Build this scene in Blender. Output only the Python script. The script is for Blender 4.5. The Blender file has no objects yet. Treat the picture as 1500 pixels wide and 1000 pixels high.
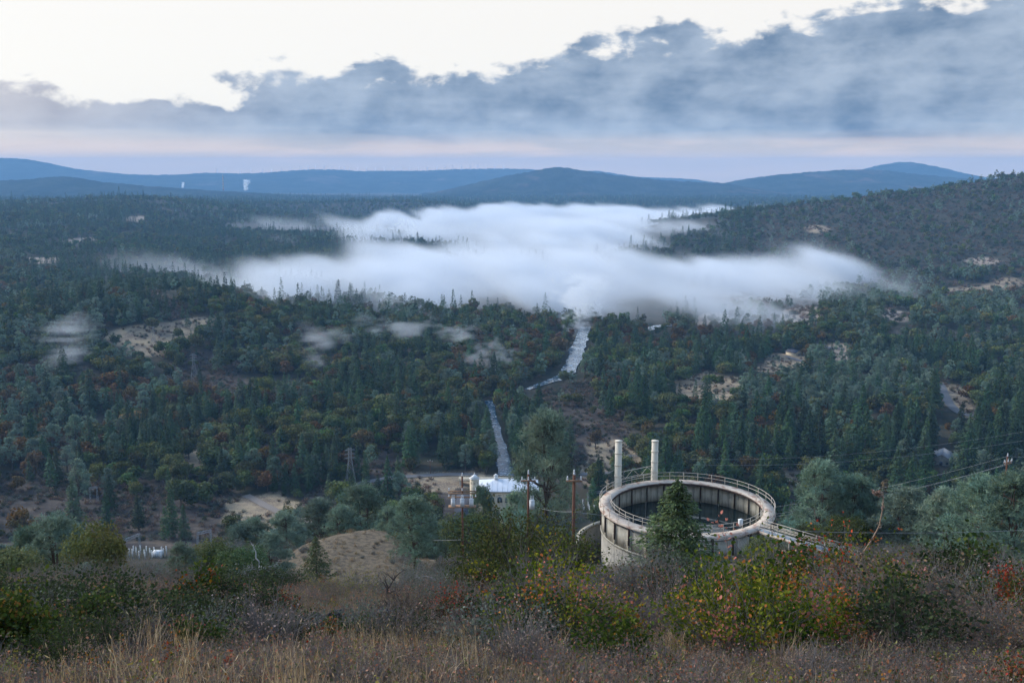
import bpy, bmesh, math, random
import numpy as np
from mathutils import Vector, Matrix

S = bpy.context.scene
COL = S.collection
R = math.radians
CAMZ = 150.0                       # camera 150 m above the datum, valley floor near 3 m
PITCH = R(9.9)
FPX = 1459.0                       # focal length in pixels of the 1500 x 1000 photograph

# ------------------------------------------------------------------ camera
cam_d = bpy.data.cameras.new('camera')
cam = bpy.data.objects.new('camera', cam_d)
COL.objects.link(cam)
cam.location = (0, 0, CAMZ)
cam.rotation_euler = (R(90) - PITCH, 0, 0)
cam_d.sensor_width = 36.0
cam_d.lens = 36.0 * FPX / 1500.0
cam_d.clip_start = 0.2
cam_d.clip_end = 60000
S.camera = cam

# ------------------------------------------------------------------ world: dawn sky with a bank of cloud
SUN_AZ = R(-62)                    # left of the view (the view runs along +Y)
SUN_EL = R(13)
W = bpy.data.worlds.new('World')
S.world = W
W.use_nodes = True
nt = W.node_tree
nt.nodes.clear()


class N:
    """small node-tree writer"""
    def __init__(s, tree): s.t = tree

    def n(s, kind, **kw):
        nd = s.t.nodes.new(kind)
        for k, v in kw.items():
            setattr(nd, k, v)
        return nd

    def link(s, a, b): s.t.links.new(a, b)

    def put(s, sock, v):
        if isinstance(v, bpy.types.NodeSocket): s.link(v, sock)
        else: sock.default_value = v

    def m(s, op, a, b=0.0, c=None, clamp=False):
        nd = s.n('ShaderNodeMath', operation=op, use_clamp=clamp)
        s.put(nd.inputs[0], a); s.put(nd.inputs[1], b)
        if c is not None: s.put(nd.inputs[2], c)
        return nd.outputs[0]

    def ss(s, v, a, b, lo=0.0, hi=1.0):
        nd = s.n('ShaderNodeMapRange', interpolation_type='SMOOTHSTEP')
        s.put(nd.inputs[0], v); nd.inputs[1].default_value = a; nd.inputs[2].default_value = b
        nd.inputs[3].default_value = lo; nd.inputs[4].default_value = hi
        return nd.outputs[0]

    def mix(s, f, a, b, mode='MIX'):
        nd = s.n('ShaderNodeMix', data_type='RGBA', blend_type=mode)
        s.put(nd.inputs[0], f); s.put(nd.inputs[6], a); s.put(nd.inputs[7], b)
        return nd.outputs[2]

    def noise(s, vec, scale, detail=4.0, rough=0.55, dist=0.0, dim='3D'):
        nd = s.n('ShaderNodeTexNoise', noise_dimensions=dim)
        if vec is not None: s.link(vec, nd.inputs['Vector'])
        nd.inputs['Scale'].default_value = scale; nd.inputs['Detail'].default_value = detail
        nd.inputs['Roughness'].default_value = rough; nd.inputs['Distortion'].default_value = dist
        return nd.outputs['Fac']

    def comb(s, x, y, z):
        nd = s.n('ShaderNodeCombineXYZ')
        s.put(nd.inputs[0], x); s.put(nd.inputs[1], y); s.put(nd.inputs[2], z)
        return nd.outputs[0]


def C(r, g, b): return (r, g, b, 1.0)


w = N(nt)
sky = w.n('ShaderNodeTexSky', sky_type='NISHITA')
sky.sun_disc = False
sky.sun_elevation = SUN_EL
sky.sun_rotation = SUN_AZ
sky.altitude = 900
sky.air_density = 1.0
sky.dust_density = 1.6
sky.ozone_density = 0.8
tc = w.n('ShaderNodeTexCoord')
sep = w.n('ShaderNodeSeparateXYZ'); w.link(tc.outputs['Generated'], sep.inputs[0])
az = w.m('MULTIPLY', w.m('ARCTAN2', sep.outputs[0], sep.outputs[1]), 57.2958)      # degrees, 0 ahead
el = w.m('MULTIPLY', w.m('ARCSINE', sep.outputs[2]), 57.2958)
# cloud coordinates: degrees, stretched sideways towards the horizon as flat cloud layers are
vb = w.comb(w.m('MULTIPLY', az, 0.105), w.m('MULTIPLY', el, 0.185), 3.7)
vs = w.comb(w.m('MULTIPLY', az, 0.07), w.m('MULTIPLY', el, 0.75), 9.1)
n_big = w.noise(vb, 2.1, 7.0, 0.53, 0.2)
n_puff = w.noise(vb, 6.5, 5.0, 0.55, 0.25)
n_fine = n_puff
n_str = w.noise(vs, 2.0, 6.0, 0.55, 0.2)
n_wide = w.noise(w.comb(w.m('MULTIPLY', az, 0.02), w.m('MULTIPLY', el, 0.05), 1.3), 2.0, 2.0)
swing = w.m('SINE', w.m('MULTIPLY', w.m('ADD', az, 4.0), math.pi / 90.0))               # the bank rises and sinks round the horizon
top = w.m('ADD', w.m('MULTIPLY', swing, 3.4), 6.0)
# cumulus bank
edge = w.m('ADD', w.m('SUBTRACT', top, el), w.m('MULTIPLY', w.m('SUBTRACT', n_big, 0.5), 7.0))
bank = w.ss(w.m('ADD', edge, w.m('MULTIPLY', w.m('SUBTRACT', n_fine, 0.5), 2.4)), -0.1, 0.75)
low = w.ss(w.m('ADD', el, w.m('MULTIPLY', w.m('SUBTRACT', n_str, 0.5), 1.6)), 0.9, 2.2)
bank = w.m('MULTIPLY', bank, w.m('MULTIPLY_ADD', low, 0.75, 0.25))
n_sh = w.noise(w.comb(w.m('MULTIPLY', az, 0.105), w.m('MULTIPLY', el, 0.19), 5.2), 1.9, 6.0, 0.52, 0.1)
shade = w.ss(w.m('ADD', w.m('MULTIPLY', n_sh, 0.8), w.m('ADD', w.m('MULTIPLY', n_puff, 0.3), w.m('MULTIPLY', n_str, 0.16))), 0.42, 0.95)
c_cloud0 = w.mix(shade, C(0.140, 0.168, 0.206), C(0.034, 0.060, 0.100))
warm = w.ss(w.m('COSINE', w.m('MULTIPLY', w.m('SUBTRACT', az, math.degrees(SUN_AZ)), 0.0174533)), 0.60, 0.96)   # nearer the sunrise the low cloud takes more colour
c_cloud = w.mix(w.m('MULTIPLY', warm, 0.7), c_cloud0, C(0.275, 0.232, 0.205))
# thin streaks lit pink and cream under the bank, mauve murk at the horizon
streak = w.mix(w.ss(n_str, 0.40, 0.66), C(0.135, 0.152, 0.175), C(0.365, 0.280, 0.235))
streak = w.mix(warm, streak, C(0.40, 0.325, 0.265))
f_str = w.m('MULTIPLY', w.ss(el, 3.2, 1.0), 0.93)
murk = w.ss(el, 2.1, 0.2, 0.0, 0.8)
SKY = 0.15
hsv = w.n('ShaderNodeHueSaturation'); w.link(sky.outputs[0], hsv.inputs['Color'])
hsv.inputs['Saturation'].default_value = 1.0
clear = w.mix(1.0, hsv.outputs[0], C(SKY, SKY, SKY), 'MULTIPLY')
clear = w.mix(w.ss(el, 32.0, 11.0, 0.0, 0.97), clear, C(0.296, 0.285, 0.271))          # milky dawn air low in the sky
col = w.mix(f_str, clear, streak)
col = w.mix(bank, col, c_cloud)
col = w.mix(murk, col, C(0.300, 0.230, 0.172))
bg = w.n('ShaderNodeBackground'); w.link(col, bg.inputs[0]); bg.inputs[1].default_value = 1.0
out = w.n('ShaderNodeOutputWorld'); w.link(bg.outputs[0], out.inputs[0])
W.cycles.sampling_method = 'MANUAL'
W.cycles.sample_map_resolution = 512

# ------------------------------------------------------------------ sun: low behind thin cloud, very soft
sl = bpy.data.lights.new('sun', 'SUN')
sl.energy = 1.2
sl.angle = R(25)
sl.color = (1.0, 0.95, 0.89)
sun = bpy.data.objects.new('sun', sl)
COL.objects.link(sun)
SUN_LAMP_EL = R(28)
sd = Vector((math.sin(SUN_AZ) * math.cos(SUN_LAMP_EL), math.cos(SUN_AZ) * math.cos(SUN_LAMP_EL), math.sin(SUN_LAMP_EL)))
sun.rotation_euler = (-sd).to_track_quat('-Z', 'Y').to_euler()
sun.location = (0, 0, 400)

S.view_settings.view_transform = 'Standard'
S.view_settings.look = 'None'
S.view_settings.exposure = 1.72
S.view_settings.gamma = 1.0
S.view_settings.use_curve_mapping = False
S.render.engine = 'CYCLES'
cy = S.cycles
cy.use_denoising = True
cy.use_adaptive_sampling = True
cy.adaptive_threshold = 0.02
cy.max_bounces = 6
cy.diffuse_bounces = 2
cy.glossy_bounces = 2
cy.transmission_bounces = 2
cy.transparent_max_bounces = 6
cy.volume_bounces = 3
cy.volume_max_steps = 256
cy.caustics_reflective = False
cy.caustics_refractive = False
# ================================================================== helpers
rng = np.random.default_rng(11)
random.seed(5)


def px_dir(px, py):
    """world direction of the photograph's pixel (1500 x 1000)"""
    a = (np.asarray(px, float) - 750.0) / FPX
    b = (np.asarray(py, float) - 500.0) / FPX
    cp, sp = math.cos(PITCH), math.sin(PITCH)
    return a, cp - b * sp, -sp - b * cp


def at(px, py, Y):
    """point seen at that pixel at Y metres ahead of the camera"""
    x, y, z = px_dir(px, py)
    return Vector((float(x / y * Y), float(Y), float(CAMZ + z / y * Y)))


def project(x, y, z):
    """photograph pixel of world points (numpy)"""
    z = z - CAMZ
    cp, sp = math.cos(PITCH), math.sin(PITCH)
    dep = y * cp - z * sp
    dn = -y * sp - z * cp
    return 750 + FPX * x / dep, 500 + FPX * dn / dep, dep


def _hash(ix, iy, seed):
    h = (ix.astype(np.int64) * 374761393 + iy.astype(np.int64) * 668265263 + seed * 1442695041) & 0xFFFFFFFF
    h = ((h ^ (h >> 13)) * 1274126177) & 0xFFFFFFFF
    return ((h ^ (h >> 16)) & 0xFFFF) / 65535.0


def vnoise(x, y, seed=0):
    x = np.asarray(x, float); y = np.asarray(y, float)
    ix = np.floor(x); iy = np.floor(y)
    fx = x - ix; fy = y - iy
    fx = fx * fx * (3 - 2 * fx); fy = fy * fy * (3 - 2 * fy)
    a = _hash(ix, iy, seed); b = _hash(ix + 1, iy, seed)
    c = _hash(ix, iy + 1, seed); d = _hash(ix + 1, iy + 1, seed)
    return (a + (b - a) * fx) * (1 - fy) + (c + (d - c) * fx) * fy


def fbm(x, y, s, oc=4, seed=0, rough=0.5):
    """0..1 fractal noise with features of s metres"""
    t = 0; amp = 1; tot = 0
    for o in range(oc):
        t = t + vnoise(np.asarray(x) / s * 2 ** o + 17.3 * o, np.asarray(y) / s * 2 ** o - 9.1 * o, seed + o) * amp
        tot += amp; amp *= rough
    return t / tot


def smooth(v, a, b):
    t = np.clip((v - a) / (b - a), 0, 1)
    return t * t * (3 - 2 * t)


PY_ = np.array([-60, 0, 10, 15, 20, 28, 40, 60, 80, 95, 112, 130, 170, 220, 300, 380, 460, 600, 1100, 2000, 4000, 5600, 8000, 13500, 40000], float)
PZ_ = np.array([16, -1.75, -5.7, -7.8, -9.7, -12.5, -18.6, -29, -36.8, -41.6, -45.8, -53, -72, -98, -129, -146, -147.5, -147, -146, -147, -152, -163, -215, -300, -320], float)
# smooth the profile
_fy = np.concatenate([np.arange(-60, 460, 1.0), np.arange(460, 40000, 20.0)])
_fz = np.interp(_fy, PY_, PZ_)
_k = np.ones(9) / 9
_n = 520
_tmp = np.convolve(np.pad(_fz[:_n], 4, mode='edge'), _k, mode='valid')
_fz[:_n] = np.where(_fy[:_n] > 5, _tmp, _fz[:_n])


def terrain(x, y):
    x = np.asarray(x, float); y = np.asarray(y, float)
    z = np.interp(y, _fy, _fz)
    near = smooth(y, 150, 40)
    # hillside: falls a little to the left, small humps
    z = z + near * (fbm(x, y, 9, 3, 3) - 0.5) * 1.1 * smooth(y, 3, 12)
    slope = smooth(y, 20, 90) * smooth(y, 420, 250)
    z = z + slope * (fbm(x, y, 60, 3, 5) - 0.5) * 7
    z = z - smooth(y, 45, 85) * smooth(y, 330, 170) * np.clip(np.maximum(-x - 33, x - 50), 0, 60) * 0.55      # the spur falls away on both sides
    # flat-topped mound of spoil on the hillside
    m = smooth(np.hypot((x + 18.5 + 3 * (fbm(x, y, 9, 3, 61) - 0.5)) / 9.0, (y - 107 + 4 * (fbm(x, y, 7, 3, 63) - 0.5)) / 13.0), 1.0, 0.62)
    z = z + m * (-42.7 - 0.055 * (y - 100) + 0.9 * (fbm(x, y, 5, 4, 65) - 0.5) - z)
    # valley floor undulation
    val = smooth(y, 380, 600)
    z = z + val * (fbm(x, y, 420, 4, 21) - 0.5) * 26 * smooth(np.abs(x - (y - 450) * 0.02 + 8), 20, 190)
    # knoll of tall timber in front of the fog
    z = z + 5 * np.exp(-(((x + 95) / 190) ** 2 + ((y - 1090) / 150) ** 2))
    # left valley side
    z = z + 34 * smooth(-x - 0.13 * y, 130, 700) * smooth(y, 620, 1500) * (0.55 + 0.9 * fbm(x, y, 500, 3, 31)) * smooth(y, 5200, 2600)
    z = z + 38 * np.exp(-(((x + 330) / 150) ** 2 + ((y - 860) / 170) ** 2))
    # rolling wooded ridges beyond, left and middle
    z = z + 26 * np.exp(-(((x + 1000) / 520) ** 2 + ((y - 2600) / 330) ** 2))
    z = z + 30 * np.exp(-(((x + 520) / 420) ** 2 + ((y - 3500) / 260) ** 2)) * smooth(x, 150, -250)
    # right hill with its long skyline
    hr = np.clip(34 + (x - 325) * 0.168, 0, None)
    hr = hr + 12 * (fbm(x, y, 330, 4, 41) - 0.5) * smooth(x, 250, 600)
    yr = 1930 - 0.27 * np.clip(x - 325, -200, 2500)
    y0 = 1500 - 0.95 * np.clip(x - 150, 0, 800)
    t = np.clip((y - y0) / (yr - y0), 0, 1)
    prof = np.where(y <= yr, 0.25 * t + 0.75 * t * t * (3 - 2 * t), smooth(y, yr + 620, yr))
    z = z + hr * prof
    z = z + 12 * np.exp(-(((x - 330) / 150) ** 2 + ((y - 960) / 130) ** 2))
    # far plateau
    z = z + smooth(y, 3300, 4300) * (fbm(x, y, 1400, 4, 51) - 0.5) * 26
    return z + CAMZ


def ground(px, py, lo=4.0, hi=9000.0):
    """where the photograph's pixel meets the terrain"""
    x, y, z = px_dir(px, py)
    ys = np.geomspace(lo, hi, 2600)
    h = terrain(x / y * ys, ys)
    ray = CAMZ + z / y * ys
    k = np.argmax(ray <= h)
    if ray[k] > h[k]: k = len(ys) - 1
    Y = ys[k]
    return Vector((float(x / y * Y), float(Y), float(h[k])))


def gz(x, y): return float(terrain(x, y))


def mesh_np(name, V, F, mats=(), uvcol=None, smooth_=False, fmat=None):
    """mesh from numpy verts and (n,3) or (n,4) faces, or a list of such face arrays"""
    if not isinstance(F, (list, tuple)): F = [F]
    F = [f for f in F if len(f)]
    me = bpy.data.meshes.new(name)
    V = np.asarray(V, np.float32)
    me.vertices.add(len(V)); me.vertices.foreach_set('co', V.ravel())
    li = np.concatenate([f.ravel() for f in F]).astype(np.int32)
    cnt = np.concatenate([np.full(len(f), f.shape[1]) for f in F]).astype(np.int32)
    me.loops.add(len(li)); me.loops.foreach_set('vertex_index', li)
    st = np.concatenate([[0], np.cumsum(cnt)[:-1]]).astype(np.int32)
    me.polygons.add(len(cnt)); me.polygons.foreach_set('loop_start', st)
    me.polygons.foreach_set('loop_total', cnt)
    if fmat is not None: me.polygons.foreach_set('material_index', np.asarray(fmat, np.int32))
    if smooth_: me.polygons.foreach_set('use_smooth', np.ones(len(cnt), bool))
    for m in mats: me.materials.append(m)
    if uvcol is not None:
        a = me.color_attributes.new('tint', 'FLOAT_COLOR', 'POINT')
        c = np.ones((len(V), 4), np.float32); c[:, :uvcol.shape[1]] = uvcol
        a.data.foreach_set('color', c.ravel())
    me.update(calc_edges=True)
    return me


def tag(o, label=None, cat=None, group=None, kind=None):
    if label: o['label'] = label
    if cat: o['category'] = cat
    if group: o['group'] = group
    if kind: o['kind'] = kind
    return o


def obj(name, me, parent=None, loc=None, rot=None):
    o = bpy.data.objects.new(name, me)
    COL.objects.link(o)
    if parent is not None: o.parent = parent
    if loc is not None: o.location = loc
    if rot is not None: o.rotation_euler = rot
    return o


def empty(name, loc, rz=0.0):
    o = bpy.data.objects.new(name, None)
    COL.objects.link(o)
    o.location = loc; o.rotation_euler = (0, 0, rz)
    o.empty_display_size = 0.5
    return o


def copy_tree(o, parent=None):
    c = o.copy(); COL.objects.link(c)
    c.parent = parent
    for ch in o.children: copy_tree(ch, c)
    return c


# ------------------------------------------------------------------ materials
def mat(name, col, rough=0.85, var=0.0, scale=4.0, metal=0.0, bump=0.0, spec=0.2, detail=5.0, col2=None, thr=(0.4, 0.65), coord='Object'):
    """plain procedural material: colour broken up by noise, optional second colour in patches, fine bump"""
    m = bpy.data.materials.new(name); m.use_nodes = True
    t = N(m.node_tree)
    b = m.node_tree.nodes['Principled BSDF']
    b.inputs['Roughness'].default_value = rough; b.inputs['Metallic'].default_value = metal
    b.inputs['Specular IOR Level'].default_value = spec
    co = t.n('ShaderNodeTexCoord').outputs[coord]
    c = C(*col)
    if var or col2 or bump:
        nz = t.noise(co, scale, detail, 0.6)
        if var:
            c = t.mix(nz, C(*[v * (1 - var) for v in col]), C(*[min(1, v * (1 + var)) for v in col]))
        if col2:
            nz2 = t.noise(co, scale * 0.37, 6.0, 0.65, 0.4)
            c = t.mix(t.ss(nz2, thr[0], thr[1]), c, C(*col2))
        if bump:
            bp = t.n('ShaderNodeBump'); bp.inputs['Strength'].default_value = bump
            bp.inputs['Distance'].default_value = 0.05
            t.link(t.noise(co, scale * 4, 4.0), bp.inputs['Height']); t.link(bp.outputs[0], b.inputs['Normal'])
    t.put(b.inputs['Base Color'], c)
    return m


def leaf_mat(name, col, var=0.35, hue=0.03, trans=0.25, rough=0.65, tint=True):
    """foliage: base colour varied per clump (tint attribute), per plant (object random); some light passes through"""
    m = bpy.data.materials.new(name); m.use_nodes = True
    nt_ = m.node_tree; t = N(nt_)
    b = nt_.nodes['Principled BSDF']
    oi = t.n('ShaderNodeObjectInfo')
    c = C(*col)
    if tint:
        at_ = t.n('ShaderNodeAttribute', attribute_name='tint')
        c = t.mix(1.0, c, at_.outputs['Color'], 'MULTIPLY')
    hs = t.n('ShaderNodeHueSaturation')
    t.put(hs.inputs['Color'], c)
    t.put(hs.inputs['Hue'], t.m('MULTIPLY_ADD', oi.outputs['Random'], hue * 2, 0.5 - hue))
    r2 = t.m('FRACT', t.m('MULTIPLY', oi.outputs['Random'], 37.7))
    t.put(hs.inputs['Value'], t.m('MULTIPLY_ADD', r2, var * 2, 1 - var))
    r3 = t.m('FRACT', t.m('MULTIPLY', oi.outputs['Random'], 91.3))
    t.put(hs.inputs['Saturation'], t.m('MULTIPLY_ADD', r3, 0.3, 0.85))
    t.link(hs.outputs[0], b.inputs['Base Color'])
    b.inputs['Roughness'].default_value = rough; b.inputs['Specular IOR Level'].default_value = 0.06
    if trans:
        tr = t.n('ShaderNodeBsdfTranslucent'); t.link(hs.outputs[0], tr.inputs[0])
        mx = t.n('ShaderNodeMixShader'); mx.inputs[0].default_value = trans
        t.link(b.outputs[0], mx.inputs[1]); t.link(tr.outputs[0], mx.inputs[2])
        t.link(mx.outputs[0], nt_.nodes['Material Output'].inputs[0])
    return m


# ------------------------------------------------------------------ ground cover map (from places in the valley)
def poly_in(px, py, poly):
    ins = np.zeros(np.shape(px), bool)
    n = len(poly)
    for i in range(n):
        x1, y1 = poly[i]; x2, y2 = poly[(i + 1) % n]
        if y1 == y2: continue
        c = ((y1 > py) != (y2 > py)) & (px < (x2 - x1) * (py - y1) / (y2 - y1) + x1)
        ins ^= c
    return ins


# open places: outline, kind (t = dry grass, b = brown brush, g = pale bare earth)
OPEN = [
    ([(150, 488), (200, 477), (268, 467), (342, 461), (346, 470), (285, 482), (246, 504), (254, 526), (212, 518), (160, 502)], 't'),
    ([(198, 420), (240, 428), (290, 462), (258, 470), (228, 462)], 'b'),
    ([(262, 516), (352, 508), (358, 578), (268, 582)], 'b'),
    ([(22, 520), (64, 522), (74, 562), (26, 562)], 'b'),
    ([(110, 530), (150, 540), (148, 552), (112, 545)], 'g'),
    ([(260, 660), (312, 654), (304, 690), (262, 692)], 't'),
    ([(0, 695), (330, 690), (335, 800), (0, 810)], 'b'),
    ([(330, 730), (400, 722), (450, 742), (440, 768), (345, 790)], 't'), ([(585, 694), (700, 688), (692, 716), (640, 722), (600, 712)], 't'), ([(440, 716), (590, 700), (690, 722), (690, 800), (345, 806), (445, 770)], 'b'),
    ([(470, 668), (580, 660), (580, 694), (470, 700)], 'b'),
    ([(772, 578), (862, 556), (905, 598), (912, 645), (930, 712), (845, 716), (836, 640)], 'b'),
    ([(858, 652), (940, 640), (945, 712), (858, 712)], 't'),
    ([(978, 560), (1030, 544), (1092, 552), (1088, 582), (1012, 588), (990, 604)], 't'),
    ([(1108, 545), (1126, 520), (1180, 514), (1186, 522), (1165, 545)], 't'),
    ([(1188, 505), (1250, 504), (1248, 530), (1216, 532)], 'g'),
    ([(1340, 432), (1440, 414), (1500, 403), (1500, 418), (1430, 430)], 't'),
    ([(1395, 380), (1480, 376), (1484, 386), (1400, 388)], 'g'),
    ([(1175, 333), (1225, 330), (1215, 341), (1182, 341)], 't'),
    ([(1130, 462), (1165, 450), (1200, 448), (1200, 472), (1140, 474)], 'g'),
    ([(1285, 450), (1345, 460), (1318, 475), (1290, 466)], 'g'),
    ([(1140, 680), (1186, 684), (1190, 716), (1142, 724)], 't'),
    ([(1300, 490), (1330, 478), (1332, 488), (1302, 500)], 'g'),
    ([(1372, 560), (1400, 562), (1440, 606), (1432, 618), (1402, 606)], 't'),
    ([(1040, 455), (1090, 462), (1060, 476), (1010, 474)], 'g'),
    ([(36, 378), (86, 376), (88, 386), (40, 386)], 'g'),
    ([(185, 318), (212, 316), (210, 324), (188, 326)], 'g'),
    ([(100, 352), (140, 344), (142, 350), (104, 358)], 'g'),
    ([(565, 372), (605, 368), (610, 375), (570, 378)], 't'),
    ([(372, 640), (400, 625), (440, 655), (470, 690), (400, 700)], 'b'),
    ([(1020, 350), (1500, 262), (1500, 330), (1180, 372)], 'h'),
]


def cover(x, y, z):
    """0..1 masks of dry grass, brown brush, bare earth at world points (edges broken by noise)"""
    px, py, dep = project(x, y, z)
    # ragged outlines, in proportion to the distance
    jx = (fbm(x, y, 16, 4, 71) - 0.5) * 46; jy = (fbm(x, y, 13, 4, 77) - 0.5) * 15
    sc = np.clip(600 / np.maximum(y, 100), 0.35, 1.4)
    px = px + jx * sc; py = py + jy * sc
    res = {k: np.zeros(np.shape(x), bool) for k in 'tbgh'}
    far = (y > 200)
    for poly, k in OPEN:
        res[k] |= poly_in(px, py, poly) & far
    return res


# ------------------------------------------------------------------ ground: one sheet out to the horizon
def lines(lo, hi, fine, f0, rate):
    """grid lines: fine spacing out to f0, then growing with the distance"""
    v = [0.0]
    while v[-1] < hi: v.append(v[-1] + max(fine, (v[-1] - f0) * rate + fine))
    u = [0.0]
    while u[-1] > lo: u.append(u[-1] - max(fine, (-u[-1] - f0) * rate + fine))
    return np.array(sorted(set(u + v)))


gx = lines(-9600, 9600, 0.8, 18, 0.021)
gy = lines(-60, 12600, 0.6, 34, 0.017)
GX, GY = np.meshgrid(gx, gy)
GZ = terrain(GX, GY)
nx_, ny_ = len(gx), len(gy)
cv = cover(GX, GY, GZ)
tint = np.stack([cv['t'], cv['b'], cv['g']], -1).astype(np.float32)
# one pass of softening so that the borders blend
for ax in (0, 1):
    tint = (np.roll(tint, 1, ax) + 2 * tint + np.roll(tint, -1, ax)) / 4
idx = np.arange(nx_ * ny_).reshape(ny_, nx_)
quads = np.stack([idx[:-1, :-1], idx[:-1, 1:], idx[1:, 1:], idx[1:, :-1]], -1).reshape(-1, 4)

gm = bpy.data.materials.new('ground'); gm.use_nodes = True
t = N(gm.node_tree); b = gm.node_tree.nodes['Principled BSDF']
b.inputs['Roughness'].default_value = 0.95; b.inputs['Specular IOR Level'].default_value = 0.1
pos = t.n('ShaderNodeNewGeometry').outputs['Position']
ta = t.n('ShaderNodeAttribute', attribute_name='tint')
sp_ = t.n('ShaderNodeSeparateColor'); t.link(ta.outputs['Color'], sp_.inputs[0])
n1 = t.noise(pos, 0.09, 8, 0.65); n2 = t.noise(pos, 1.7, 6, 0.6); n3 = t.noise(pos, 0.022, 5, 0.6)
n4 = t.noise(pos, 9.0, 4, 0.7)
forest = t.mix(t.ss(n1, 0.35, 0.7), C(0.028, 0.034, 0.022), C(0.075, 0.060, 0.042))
dry = t.mix(t.ss(n1, 0.38, 0.60), C(0.33, 0.26, 0.17), C(0.17, 0.132, 0.098))
dry = t.mix(t.ss(n2, 0.48, 0.7), dry, C(0.40, 0.325, 0.22))
brush = t.mix(t.ss(n1, 0.42, 0.68), C(0.045, 0.038, 0.034), C(0.115, 0.092, 0.072))
bare = t.mix(t.ss(n2, 0.35, 0.7), C(0.34, 0.28, 0.22), C(0.24, 0.19, 0.155))
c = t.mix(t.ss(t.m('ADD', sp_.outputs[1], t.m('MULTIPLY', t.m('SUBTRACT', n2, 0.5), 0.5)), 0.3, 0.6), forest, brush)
c = t.mix(t.ss(t.m('ADD', sp_.outputs[0], t.m('MULTIPLY', t.m('SUBTRACT', n2, 0.5), 0.6)), 0.3, 0.6), c, dry)
c = t.mix(t.ss(t.m('ADD', sp_.outputs[2], t.m('MULTIPLY', t.m('SUBTRACT', n2, 0.5), 0.6)), 0.3, 0.6), c, bare)
# the hillside below the camera: litter, dry grass and soil
sy = t.n('ShaderNodeSeparateXYZ'); t.link(pos, sy.inputs[0])
hill = t.mix(t.ss(n2, 0.35, 0.65), C(0.15, 0.115, 0.08), C(0.075, 0.058, 0.046))
hill = t.mix(t.ss(n4, 0.55, 0.8), hill, C(0.19, 0.185, 0.13))
gr = t.mix(t.ss(n2, 0.4, 0.62), C(0.165, 0.132, 0.092), C(0.085, 0.070, 0.054))
gr = t.mix(t.ss(n4, 0.5, 0.75), gr, C(0.22, 0.18, 0.12))
hx = t.m('ADD', sy.outputs[1], t.m('MULTIPLY', t.m('SUBTRACT', n2, 0.5), 10.0))
mx_ = t.m('ABSOLUTE', t.m('ADD', t.m('ADD', sy.outputs[0], 17.0), t.m('MULTIPLY', t.m('SUBTRACT', n2, 0.5), 8.0)))
hill = t.mix(t.m('MULTIPLY', t.ss(hx, 84, 92), t.ss(mx_, 9.5, 6.5)), hill, gr)
c = t.mix(t.ss(hx, 215, 165), c, hill)
t.link(c, b.inputs['Base Color'])
bp = t.n('ShaderNodeBump'); bp.inputs['Strength'].default_value = 0.7; bp.inputs['Distance'].default_value = 0.12
t.link(n4, bp.inputs['Height']); t.link(bp.outputs[0], b.inputs['Normal'])
g_me = mesh_np('ground', np.stack([GX, GY, GZ], -1).reshape(-1, 3), quads, [gm], tint.reshape(-1, 3), True)
g_ob = tag(obj('ground', g_me), 'wooded valley floor and dry grassy hillside', kind='structure')

# ------------------------------------------------------------------ far hills and mountains (each a ridge of its own)
def forest_far(name, c1, c2, s):
    m = bpy.data.materials.new(name); m.use_nodes = True
    t = N(m.node_tree); b = m.node_tree.nodes['Principled BSDF']
    b.inputs['Roughness'].default_value = 1.0; b.inputs['Specular IOR Level'].default_value = 0.0
    p = t.n('ShaderNodeNewGeometry').outputs['Position']
    c = t.mix(t.ss(t.noise(p, s, 8, 0.7), 0.42, 0.62), C(*c1), C(*c2))
    c = t.mix(t.ss(t.noise(p, s * 6, 4, 0.7), 0.5, 0.7), c, C(0.012, 0.018, 0.014))
    c = t.mix(t.ss(t.noise(p, s * 0.35, 6, 0.6, 0.5), 0.58, 0.7), c, C(0.12, 0.085, 0.07))
    t.link(c, b.inputs['Base Color'])
    return m


m_far = forest_far('far_forest', (0.020, 0.030, 0.022), (0.045, 0.055, 0.042), 0.006)


def ridge(name, label, Y, sky_px, depth, seed, rough=0.16, res=460, base=-190):
    """a mountain whose crest runs through the given points, sloping away on both sides"""
    pts = [at(px, py, Y) for px, py in sky_px]
    xs = np.array([p.x for p in pts]); zs = np.array([p.z for p in pts])
    X = np.linspace(xs[0], xs[-1], res); T = np.linspace(-1, 1, 81)
    TX, TT = np.meshgrid(X, T)
    # rounded crest line
    xf = np.linspace(xs[0], xs[-1], 900); zf = np.interp(xf, xs, zs)
    k = np.hanning(61); k /= k.sum()
    zf = np.convolve(np.pad(zf, 30, mode='edge'), k, mode='valid')
    crest = np.interp(TX, xf, zf) - (CAMZ + base)
    YY = Y + TT * depth + (fbm(TX, TT * 0, 2500, 2, seed) - 0.5) * depth * 0.3
    spur = fbm(TX, YY, depth * 0.55, 5, seed + 5)
    prof = (1 - np.abs(TT)) ** 1.25
    hgt = crest * np.clip(prof * (1 + rough * 4 * (spur - 0.5) * (1 - prof) * 2), 0, 1)
    hgt = hgt + (crest * 0.03 * (fbm(TX, YY, 160, 3, seed + 9) - 0.5) + 11 * (fbm(TX, YY, 26, 2, seed + 11) - 0.5)) * np.minimum(1, prof * 4)
    Z = CAMZ + base - 10 + hgt + 10 * np.minimum(1, prof * 3)
    i = np.arange(TX.size).reshape(TX.shape)
    q = np.stack([i[:-1, :-1], i[:-1, 1:], i[1:, 1:], i[1:, :-1]], -1).reshape(-1, 4)
    me = mesh_np(name, np.stack([TX, YY, Z], -1).reshape(-1, 3), q, [m_far], None, True)
    return tag(obj(name, me), label, kind='structure')


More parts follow.
